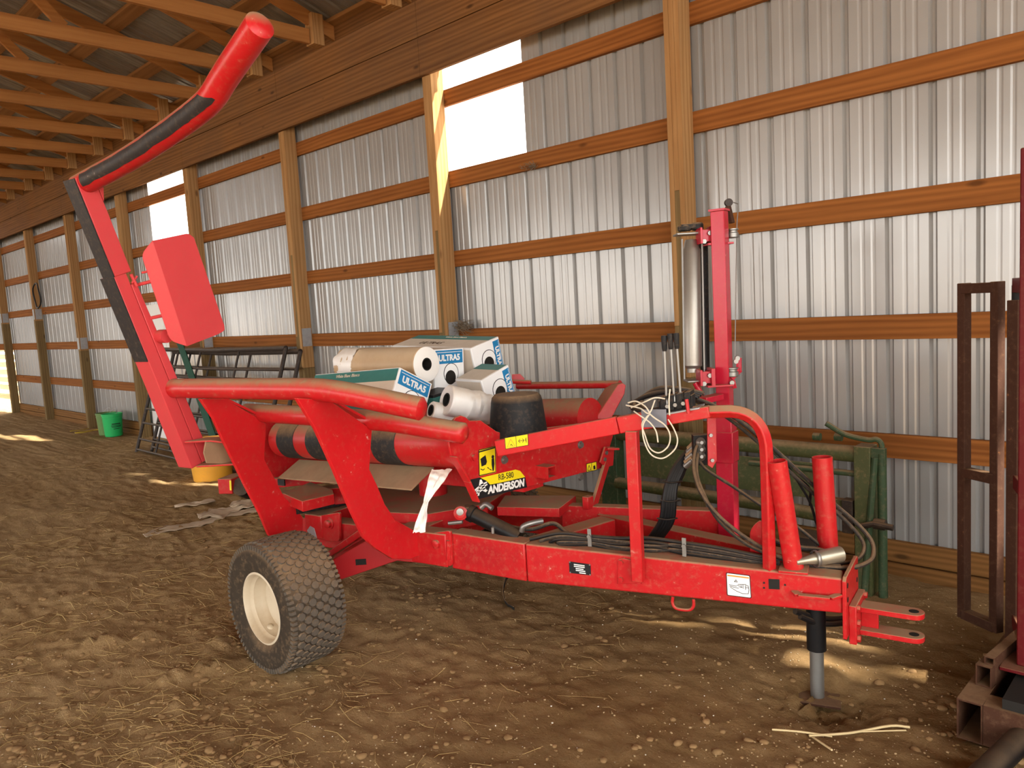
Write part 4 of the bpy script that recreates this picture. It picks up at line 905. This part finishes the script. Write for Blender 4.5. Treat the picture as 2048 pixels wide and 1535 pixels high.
FG = PD(862,820,4.12); film_roll(FG, V((.25,.92,-.30)), .050, .30, 'half-hidden pale film roll lying on the table behind the upper fork tube', FILM, .03, 0)
# hanging plastic strip
def ribbon(pts, widths, wdir, name, mat, label, cat, group=None, fold=.012, th=.002, sc=40, jag=0):
    P_ = smooth_path(pts, 8); n_ = len(P_); bb = B(); rows2 = []
    for i, p in enumerate(P_):
        f_ = i/(n_-1)*(len(widths)-1); k = min(int(f_), len(widths)-2); w_ = widths[k]*(1-f_+k)+widths[k+1]*(f_-k); row = []
        d = (P_[min(i+1,n_-1)]-P_[max(i-1,0)]).normalized(); nr = d.cross(wdir).normalized()
        for j in range(9):
            s_ = (j/8-.5)*w_*(1+jag*noise.noise(p*17)); q = p+wdir*s_
            row.append(bb.bm.verts.new(q+nr*(fold*noise.noise(V((j*.9, i*.13, 3.3)))+fold*.5*noise.noise(q*sc))))
        rows2.append(row)
    for A_, C_ in zip(rows2, rows2[1:]):
        for j in range(8): bb.bm.faces.new((A_[j],A_[j+1],C_[j+1],C_[j]))
    o_ = bb.build(name, mat, None, 0, 70); md_ = o_.modifiers.new('th', 'SOLIDIFY'); md_.thickness = th; tag(o_, label, cat, group); return o_
rd_ = CM @ V((1,0,0))
ribbon([PD(884,938,3.78),PD(872,962,3.74),PD(857,992,3.72),PD(849,1015,3.72),PD(843,1040,3.73),PD(838,1064,3.75)], [.10,.085,.05,.022,.034,.05,.06], rd_, 'plastic_strip', FILM, 'twisted white plastic strip hanging from the table roller', 'plastic strip', None, .02)
# ================================================================== THINGS ALONG THE WALL
G0 = lambda p: V((p.x, p.y, gh(p.x, p.y)))
# two dark pipe panels leaning on the wall behind the arm
pn = V((0,-1.5,.50)).normalized(); pp0 = V((0,3.98,0))
PL = lambda px, py, off=0: plane(px, py, pp0+pn*off, pn)
Ld = V((0,.50,1.5)).normalized()
def corral(off, xl, xr, ht, label, hs, xs, zb=.05):
    t_ = thing('corral_gate', label, 'gate panel', (xl, 3.98, 0), 0, 'dark pipe panels leaning on the wall')
    at = lambda x, h: V((x,0,0))+V((0,3.98,0))+pn*off+Ld*h
    for h in (zb, *hs): B().tube([at(xl,h), at((xl+xr)/2,h-.015), at(xr,h)], .016, 8).build('rail', PIPE, t_)
    B().tube([at(xl,ht), at((xl+xr)/2,ht-.02), at(xr,ht)], .030, 10).build('top_rail', PIPE, t_)
    for k, x in enumerate((xl, *xs, xr)): e = k == 0 or k == len(xs)+1; B().tube([at(x, .0 if e else zb), at(x, ht)], .024 if e else .015, 8).build('upright', PIPE, t_)
    return t_
xr1, xr2 = PL(588,700).x, PL(570,705).x
LH = lambda px, py: (PL(px,py)-pp0).dot(Ld)
rl = [LH(275,876), LH(288,845), LH(302,818), LH(460,757), LH(480,737)]
corral(0, -11.15, xr2, LH(560,696), 'front dark pipe panel leaning on the wall, lower right corner nearest the cartons', rl, [PL(335,800).x, PL(396,727).x, PL(472,730).x])
corral(-.08, -10.85, xr1, LH(588,699), 'rear dark pipe panel leaning flat on the wall behind the front one', [h+.03 for h in rl], [PL(348,800).x, PL(406,727).x, PL(484,730).x], .12)
# green bar leaning
g0, g1 = PZ(452,948,.0), PY(329,600,4.66)
t_ = B().bar(V((g0.x,g0.y,.02)), V((g1.x,g1.y,g1.z)), .12, .012, V((0,-1,.3))).build('flat_bar', EMER, None, .002); tag(t_, 'long green flat steel bar leaning on the wall behind the bale shield', 'steel bar')
# yellow tub, black tub
def tub(c, r0, r1, h, name, mat, label, cat, rim=.012, grp=None, n=40):
    t_ = thing(name, label, cat, tuple(c), 0, grp)
    B().lathe([(0,0),(r0-.012,0),(r0,.012),(r1,h-.03),(r1+rim,h-.03),(r1+rim,h),(r1-.004,h),(r0-.008,.02),(0,.02)], c, ZZ, n).build('body', mat, t_); return t_
yc = PZ(393,962,.0); yc = V((yc.x-.02, yc.y+.20, gh(yc.x,yc.y+.2)))
yt = tub(yc, .205, .245, .46, 'plastic_tub', YELTUB, 'yellow plastic tub standing behind the foot of the tall red arm', 'tub')
bk = PD(447,945,8.9); bk = V((bk.x, bk.y, 0)); tub(V((bk.x+.1,bk.y+.25,gh(bk.x+.1,bk.y+.25))), .13, .15, .30, 'pail', BLACK, 'black pail in the shade beside the yellow tub', 'bucket')
# green pails
def pail(c, mat, label, rz):
    t_ = tub(c, .130, .150, .37, 'pail', mat, label, 'bucket', .007, 'green plastic pails by the white door')
    B().lathe([(.146,.30),(.152,.302),(.152,.312),(.147,.314)], c, ZZ, 36).build('band', mat, t_)
    h_ = [c+ZZ*.34+V((.155*math.cos(a),.155*math.sin(a)*.4,.10*math.sin(a)*1.0)) for a in [math.pi*k/12 for k in range(13)]]
    B().tube(h_, .003, 6).build('bail_handle', STEEL, t_); return t_
c1 = PZ(249,869,0); c1 = V((c1.x, c1.y-.02, 0)); c1.y = min(c1.y, 4.42); c1.z = gh(c1.x, c1.y); pl_ = pail(c1, BUCKET, 'bright green pail with dark print, nearest of the two by the door', 0)
dv = (CAMP-c1); dv.z = 0; dv.normalize(); sdv = ZZ.cross(dv).normalized()
for k, (w_, z_) in enumerate(((.13,.20),(.15,.175),(.14,.155),(.09,.125))):
    bb = B(); pr = []
    for j in range(9):
        a = (j/8-.5)*w_/.14; pr.append(c1+(dv*math.cos(a+.35)+sdv*math.sin(a+.35))*(.131+.02*z_/.37+.0055)+ZZ*z_)
    rows_ = [[bb.bm.verts.new(p+ZZ*dz) for p in pr] for dz in (0,.010 if k else .016)]
    for j in range(8): bb.bm.faces.new((rows_[0][j],rows_[0][j+1],rows_[1][j+1],rows_[1][j]))
    bb.build('print_line', INK, pl_)
c2 = c1+V((-.33,.02,0)); c2.y = min(c2.y,4.46); c2.z = gh(c2.x,c2.y); pail(c2, BUCKET2, 'faded olive pail half hidden behind the bright green pail', 1)
# loop of black hose on the second post from the far end
xr = XR(6); hc = PY(75,591,4.556); hl = [hc+V((.20*math.cos(a),-.012-.01*math.sin(3*a),.24*math.sin(a))) for a in [2*math.pi*k/28 for k in range(28)]]
tag(B().tube(hl, .014, 8, closed=True).build('hose_loop', HOSEB), 'loop of black hose hung on a post in the far left bays', 'hose')
FENCEW = wood('weathered_plank', 0, (.35,.25,.13), (.60,.46,.28))
# far left opening: plank fence outside
fn = thing('plank_fence', 'pale weathered plank fence seen outside the low opening at the far left', 'fence', (-21.5, 6.2, 0))
for k in range(6): B().box((-28, 6.2, .10+.23*k), (-17.5, 6.24, .25+.23*k)).build('plank', FENCEW, fn)
for xx in (-27, -24.5, -22, -19.5): B().box((xx, 6.24, -.1), (xx+.11, 6.35, 1.5)).build('post', FENCEW, fn)
# nests of dry twigs on the girts
def twigs(c, n, s, label, name='twig_nest', grp=None):
    bb = B()
    for k in range(n):
        a, b2 = random.uniform(0,6.28), random.uniform(-.5,.5); d_ = V((math.cos(a),math.sin(a)*.3,b2))*s*random.uniform(.4,1); o_ = c+V((random.gauss(0,s*.4),random.gauss(0,.012),random.gauss(0,s*.16)))
        bb.tube([o_-d_*.5, o_+V((0,0,random.uniform(-.01,.02))), o_+d_*.5], .0022, 3)
    return tag(bb.build(name, DUSTYW), label, 'twigs', None)
DUSTYW = plain('dry_twig', (.16,.12,.08), .9, 0, .3)
c = PY(925,655,4.66); c.z = ZL['C']+.02; twigs(c, 90, .16, 'nest of dry twigs on the girt above the topmost carton')
c = PY(1062,352,4.68); c.z = ZL['A']-.13; twigs(c, 34, .09, 'wisp of dry grass caught on the girt below the bright panel', 'grass_wisp')

# ================================================================== GREEN IMPLEMENT AGAINST THE WALL
gi = thing('implement_frame', 'old green implement frame standing against the wall behind the film mast', 'implement', tuple(PZ(1735,1195,0)))
YG = 4.36
def gp(px, py, y=YG): return PY(px, py, y)
ztop, zlow = gp(1500,889).z, gp(1450,992).z
xl, xr_ = gp(1222,883).x, gp(1722,884).x
B().tube([V((xl,YG,ztop)), V((xr_,YG,ztop))], .047, 20).build('top_pipe', GREEN, gi)
B().tube([V((gp(1240,980).x,YG-.03,zlow)), V((gp(1560,1005).x,YG-.03,zlow-.01)), V((gp(1640,1020).x,YG-.02,zlow-.025))], .040, 18).build('lower_pipe', GREEN, gi)
B().box((gp(1268,930).x,YG+.02,gp(1450,975).z), (gp(1625,930).x,YG+.03,ztop-.08)).build('back_panel', GREEN, gi, .002)
B().tube([V((gp(1500,905).x,YG-.01,ztop-.11)), V((xr_,YG-.01,ztop-.11))], .018, 12).build('drain_pipe', GREENB, gi)
x0, x1 = gp(1716,1000).x, gp(1741,1000).x
B().box((x0,YG-.06,0), (x1+.02,YG+.06,ztop+.055)).build('end_post', GREEN, gi, .004)
x0 = gp(1226,950).x; B().box((x0-.07,YG-.05,0), (x0+.07,YG+.05,ztop+.02)).build('end_post', GREENB, gi, .004)
xp = gp(1764,950,YG-.02).x; B().tube([V((xp,YG-.02,.0)), V((xp,YG-.02,ztop+.02))], .024, 14).build('stand_pipe', GREENB, gi)
bb = B(); bb.tube([gp(1750,915,YG-.04), gp(1742,1010,YG-.06), gp(1728,1200,YG-.08)], .018, 10); bb.build('brace_pipe', GREENB, gi)
B().tube(smooth_path([gp(1652,846,YG-.1), gp(1690,868,YG-.06), gp(1735,879,YG-.04), gp(1752,878,YG-.03), gp(1762,886,YG-.02), gp(1764,905,YG-.02)],6), .015, 10).build('bent_pipe', GREENB, gi)
B().box((x1-.02 if False else gp(1738,880).x, YG-.04, ztop-.05), (xp+.02, YG+.0, ztop+.05)).build('top_bracket', GREENB, gi, .003)
B().tube([gp(1722,1052,YG-.09), gp(1748,1047,YG-.09), gp(1786,1055,YG-.09)], .017, 10).build('valve_handle', PIPE, gi)
B().lathe([(.03,-.03),(.03,.03),(0,.03)], gp(1760,1048,YG-.06), V((1,0,0)), 14, capstart=True).build('valve_body', PIPE, gi)
for q in ((1633,872),(1676,873)): B().tube([gp(q[0]-6,q[1],YG-.02), gp(q[0]+8,q[1]+1,YG-.02)], .022, 12).build('pipe_lug', GREENB, gi)
B().box((gp(1690,1030).x,YG-.05,gp(1690,1060).z), (gp(1712,1030).x,YG+.02,gp(1690,995).z)).build('hinge_block', PIPE, gi, .003)
B().box((gp(1600,1062).x,YG-.12,gp(1600,1085).z), (gp(1648,1062).x,YG+.05,gp(1600,1060).z)).build('bearing_block', PIPE, gi, .004)
bz = gp(1700,1010).z; B().box((gp(1620,1012).x,YG-.02,bz-.03), (x0 if False else gp(1720,1010).x,YG+.03,bz+.03)).build('cross_bar', GREEN, gi, .003)
B().box((xl+.05,YG-.04,.05), (gp(1722,1180).x,YG+.04,.13)).build('bottom_beam', GREENB, gi, .004)

# ================================================================== RED STAND WITH RUSTY GATE AT THE RIGHT EDGE
st = thing('gate_stand', 'red steel post stand on brown skid tubes with a rusty hinged gate', 'gate stand', (-.56,3.25,0))
pc = V((-.556,3.40,0))
B().bar(V((pc.x,pc.y,.23)), V((pc.x,pc.y,2.18)), .105, .105, V((0,1,0))).build('post', DKRED, st, .005)
B().box((pc.x-.10,pc.y-.10,.215), (pc.x+.14,pc.y+.12,.23)).build('post_plate', DKRED, st, .003)
k0 = PZ(1957,1452,0.0); fr = V((1,.04,0)).normalized(); lf = ZZ.cross(fr)
a = V((-.755,3.265,.083))
sq = PD(1939,1418,2.86)
B().tubebar(V((sq.x,sq.y,.085)), V((sq.x+.02,sq.y+.95,.085)), .085, .155, .006).build('skid_tube', SKIDM, st)
B().tubebar(V((sq.x+.044,sq.y+.05,.085)), V((sq.x+.95,sq.y+.05,.085)), .10, .155, .006).build('skid_tube', SKIDM, st)
sm = PD(1967,1352,2.95)
B().tubebar(sm, sm+V((.10,.9,-.01)), .055, .085, .005).build('top_tube', SKIDM, st)
B().tubebar(sm+V((.015,.02,.058)), sm+V((.11,.8,.05)), .035, .03, .004).build('top_tube', SKIDM, st)
B().box((pc.x-.03,pc.y-.32,.02), (pc.x+.12,pc.y-.16,.09)).build('foot_block', SKIDM, st, .004)
B().box((pc.x-.05,pc.y-.30,.10), (pc.x+.4,pc.y+.35,.20)).build('inner_frame', HOLE, st)
# gate: two stiles, rails
gt = group_empty('gate_panel', st, (-.9,4.1,.1))
GZB = .14; s0, s1 = PZ(1928,1234,GZB), PZ(1992,1262,GZB)
gA, gB_ = V((s0.x,s0.y,0)), V((s1.x+.0,s1.y,0)); gd_ = (gB_-gA).normalized()
def topz(p, py):
    lo, hi = 0, 4
    for _ in range(50):
        m_ = (lo+hi)/2; q = CM.transposed() @ (V((p.x,p.y,m_))-CAMP); yy = 767.5-F_PX*q.z/q.y
        if yy > py: lo = m_
        else: hi = m_
    return lo
zA, zB = topz(gA, 566), topz(gB_, 562); zg = (zA+zB)/2
B().bar(gA+ZZ*GZB, gA+ZZ*zg, .042, .040, gd_).build("stile", RUST, gt, .003)
B().bar(gB_+ZZ*GZB, gB_+ZZ*zg, .042, .040, gd_).build("stile", RUST, gt, .003)
for h in (GZB+.02, zg-.025, topz(gA, 943)): B().bar(gA+ZZ*h, gB_+ZZ*h, .045, .045).build('rail', RUST, gt, .003)
hb_ = gB_+gd_*.055-V((0,.02,0))
for h_, nm in ((zg-.02,'hinge_sleeve'),(topz(gB_,945),'hinge_sleeve'),(.26,'hinge_sleeve')): 
    q = V((hb_.x+.045,hb_.y-.035,h_)); B().cyl(q-ZZ*.10, q+ZZ*.0, .026, n=20).build(nm, BLACK if h_ > 1 else RUST, gt); B().cyl(q-ZZ*.17, q+ZZ*.02, .019, n=16).build('hinge_pin', STEEL, gt)
    B().bar(q+ZZ*.0, V((pc.x,pc.y,h_)), .05, .06).build('hinge_arm', DKRED, st, .003)
B().bar(V((hb_.x+.04,hb_.y-.08,.05)), V((hb_.x+.04,hb_.y-.08,zg-.08)), .03, .05, gd_).build('latch_bar', RUST, gt, .002)
# black pipe, bottom right corner
b0, b1 = PZ(1940,1572,.075), PZ(2062,1458,.075)
b0 = b0+(b0-b1).normalized()*.0
tag(B().tube([V((b0.x,b0.y,.07)), V((b1.x,b1.y,.075)), V((b1.x,b1.y,.075))+(V((b1.x,b1.y,0))-V((b0.x,b0.y,0))).normalized()*.8], .042, 20).build('pipe', HOSEB), 'glossy black pipe lying in the bottom right corner of the floor', 'pipe')

# ================================================================== ON THE GROUND
def ground_ribbon(pts, widths, name, mat, label, cat, grp=None, lift=.012, fold=.016):
    P_ = [G0(PZ(*q, 0)) + ZZ*lift for q in pts]; d = (P_[-1]-P_[0]); wd = ZZ.cross(d).normalized()
    return ribbon(P_, widths, wd, name, mat, label, cat, grp, fold, .004, 14, .8)
ground_ribbon([(290,1072),(335,1058),(400,1046),(450,1032),(520,1020)], [.10,.22,.16,.10,.16], 'plastic_sheet', RAG, 'longest strip of dirty plastic sheet lying behind the wheel', 'plastic sheet', 'dirty plastic sheets')
ground_ribbon([(398,1038),(430,1030),(470,1022),(530,1012)], [.12,.34,.2,.12], 'plastic_sheet', RAG, 'crumpled wide piece of dirty plastic sheet above the longest strip', 'plastic sheet', 'dirty plastic sheets', .03, .035)
ground_ribbon([(462,1018),(490,1012),(530,1004)], [.10,.22,.2], 'plastic_sheet', RAG, 'small dirty plastic piece nearest the left fork plate', 'plastic sheet', 'dirty plastic sheets', .03, .03)
ground_ribbon([(350,1018),(390,1012),(430,1004)], [.05,.12,.08], 'plastic_sheet', RAG, 'thin grey plastic sliver farthest from the wheel', 'plastic sheet', 'dirty plastic sheets', .02, .02)
P_ = [G0(PZ(*q,0))+ZZ*h for q, h in (((1092,1180),.06),((1078,1168),.09),((1045,1165),.09),((1015,1172),.06),((1006,1190),.03),((1012,1208),.012),((1028,1218),.012))]
ribbon(P_, [.02,.035,.035,.035,.035,.05], V((.4,-.5,.75)).normalized(), 'rubber_strap', CHAR, 'curled dark rubber strap on the dirt under the drawbar', 'strap', None, .004, .004)
def stalk(q, label, r=.004):
    P_ = [G0(PZ(*p, 0))+ZZ*.009 for p in q]; return tag(B().tube(smooth_path(P_,4), r, 6).build('straw_stalk', STRAWP), label, 'straw', 'loose straw stalks in front of the jack')
STRAWP = plain('pale_straw', (.66,.52,.28), .75, 0, .2)
stalk([(1544,1460),(1600,1463),(1664,1467)], 'straight pale straw stalk, left of the crossed pair')
stalk([(1618,1468),(1700,1461),(1780,1453),(1820,1456)], 'long pale straw stalk pointing toward the steel stand', .005)
stalk([(1624,1468),(1645,1488),(1664,1506)], 'short pale straw stalk angled toward the viewer')
stalk([(1700,1459),(1760,1460),(1812,1460)], 'thin pale straw stalk split beside the long one', .003)
tw = [G0(PZ(*q,0))+ZZ*.01 for q in ((140,862),(165,858),(190,853),(206,849),(196,857),(170,866),(150,868),(185,861),(215,860))]
tag(B().tube(smooth_path(tw,4), .006, 5).build('yellow_twine', plain('yellow_twine', (.62,.45,.05), .7)), 'tangle of yellow twine on the floor left of the pails', 'twine')
# scattered straw, pebbles and clods: nobody could count them
def scatter_pt():
    r_ = random.random()
    if r_ < .72: px, py = random.uniform(-60,2100), 1535-abs(random.gauss(0,260))
    else: px, py = random.uniform(-60,1000), random.uniform(880,1535)
    p = PZ(px, max(py, 860), 0); return p
def ok(p): return -20 < p.x < 1.5 and -1 < p.y < 4.65
bb = B(); cnt = 0
while cnt < 1900:
    px, py = random.uniform(-80, 1250)**1.0, random.uniform(872, 1560)
    if random.random() > (1.0 if px < 520 else .55 if px < 760 else .22): continue
    p = PZ(px, py, 0)
    if not ok(p): continue
    if noise.noise(p*1.1+V((3,3,3))) < random.uniform(-.5,.35): continue
    d = (p.xy).length; ln = random.uniform(.03,.15)*(1+.6*(random.random() < .12))*(1 if d < 5 else 1.3); a = random.gauss(.25,.75); dv_ = V((math.cos(a),math.sin(a),0))*ln
    q = [p-dv_*.5, p+V((-dv_.y,dv_.x,0))*random.uniform(-.12,.12), p+dv_*.5]; q = [V((v_.x,v_.y,gh(v_.x,v_.y)+random.uniform(.002,.012))) for v_ in q]
    bb.tube(q, random.uniform(.0006,.0015)*(1 if d < 5 else 1.5), 3, False); cnt += 1
tag(bb.build('straw', STRAW, None, 0, 60, False), 'loose straw strewn over the dirt floor', 'straw', None, 'stuff')
def blobs(n, rmin, rmax, name, mat, label, dens, sub=1, flat=.6, pw=3):
    bb = B(); k = 0; tmp = bmesh.new(); bmesh.ops.create_icosphere(tmp, subdivisions=sub, radius=1); tv = [v_.co.copy() for v_ in tmp.verts]; tf = [[v_.index for v_ in f_.verts] for f_ in tmp.faces]; tmp.free()
    while k < n:
        px, py = random.uniform(-60,2080), random.uniform(1060,1560)
        p = PZ(px, py, 0)
        if not ok(p) or random.random() > dens(px, py, p): continue
        r_ = rmin+(rmax-rmin)*random.random()**pw; rot = Matrix.Rotation(random.random()*6.28,3,'Z'); sx, sy = random.uniform(.75,1.35), random.uniform(.75,1.2); o_ = V((p.x,p.y,gh(p.x,p.y)+r_*flat*.15)); sd_ = random.random()*50
        vs = [bb.bm.verts.new(o_+rot@V((v_.x*sx,v_.y*sy,v_.z*flat))*r_*(1+.28*noise.noise(v_*1.5+V((sd_,0,0))))) for v_ in tv]
        for f_ in tf: bb.bm.faces.new([vs[i_] for i_ in f_])
        k += 1
    return tag(bb.build(name, mat, None, 0, 50, False), label, 'dirt', None, 'stuff')
blobs(5600, .0010, .0062, 'pebbles', PEB, 'pale pebbles and grain littering the dirt floor', lambda x, y, p: (.35+.65*max(0,min(1,.5+noise.noise(p*1.3)*1.3)))*(1 if y > 1150 else .5), 1, .65, 3)
blobs(1300, .004, .020, 'dirt_crumbs', CLOD, 'crumbled dirt clods on the floor', lambda x, y, p: max(.04, (1 if (x < 900 and y > 1180) else .2)*max(0,.35+noise.noise(p*1.9+V((7,0,0)))*1.6)), 2, .6, 2.5)
WHF = plain('white_fleck', (.75,.70,.60), .8)
blobs(420, .0012, .0045, 'white_flecks', WHF, 'tiny white flecks scattered over the dirt', lambda x, y, p: .6 if y > 1150 else .3, 1, .6, 2)
# ------------------------------------------------------------------ camera, light
cd = bpy.data.cameras.new('camera'); cam = bpy.data.objects.new('camera', cd); COL.objects.link(cam)
cd.sensor_fit = 'HORIZONTAL'; cd.sensor_width = 36; cd.lens = F_PX/2048*36; cd.clip_start = .05; cd.clip_end = 300
m3 = Matrix((CM @ V((1,0,0)), CM @ V((0,0,1)), CM @ V((0,-1,0)))).transposed()
cam.matrix_world = Matrix.Translation(CAMP) @ m3.to_4x4(); scn.camera = cam
w = bpy.data.worlds.new('sky'); scn.world = w; w.use_nodes = True; t = w.node_tree; bg = t.nodes['Background']
bg.inputs[0].default_value = (1,.985,.95,1); bg.inputs[1].default_value = 2.4
sd = bpy.data.lights.new('sun', 'SUN'); sd.energy = 14; sd.angle = R(1.2); sd.color = (1,.93,.80); so = bpy.data.objects.new('sun', sd); COL.objects.link(so)
so.rotation_euler = V((-3.7,-1.2,-3.35)).to_track_quat('-Z', 'Y').to_euler(); so.location = (4,8,8)
scn.view_settings.view_transform = 'Standard'; scn.view_settings.look = 'None'; scn.view_settings.exposure = 1.35; scn.view_settings.gamma = 1
scn.cycles.max_bounces = 8; scn.cycles.diffuse_bounces = 5
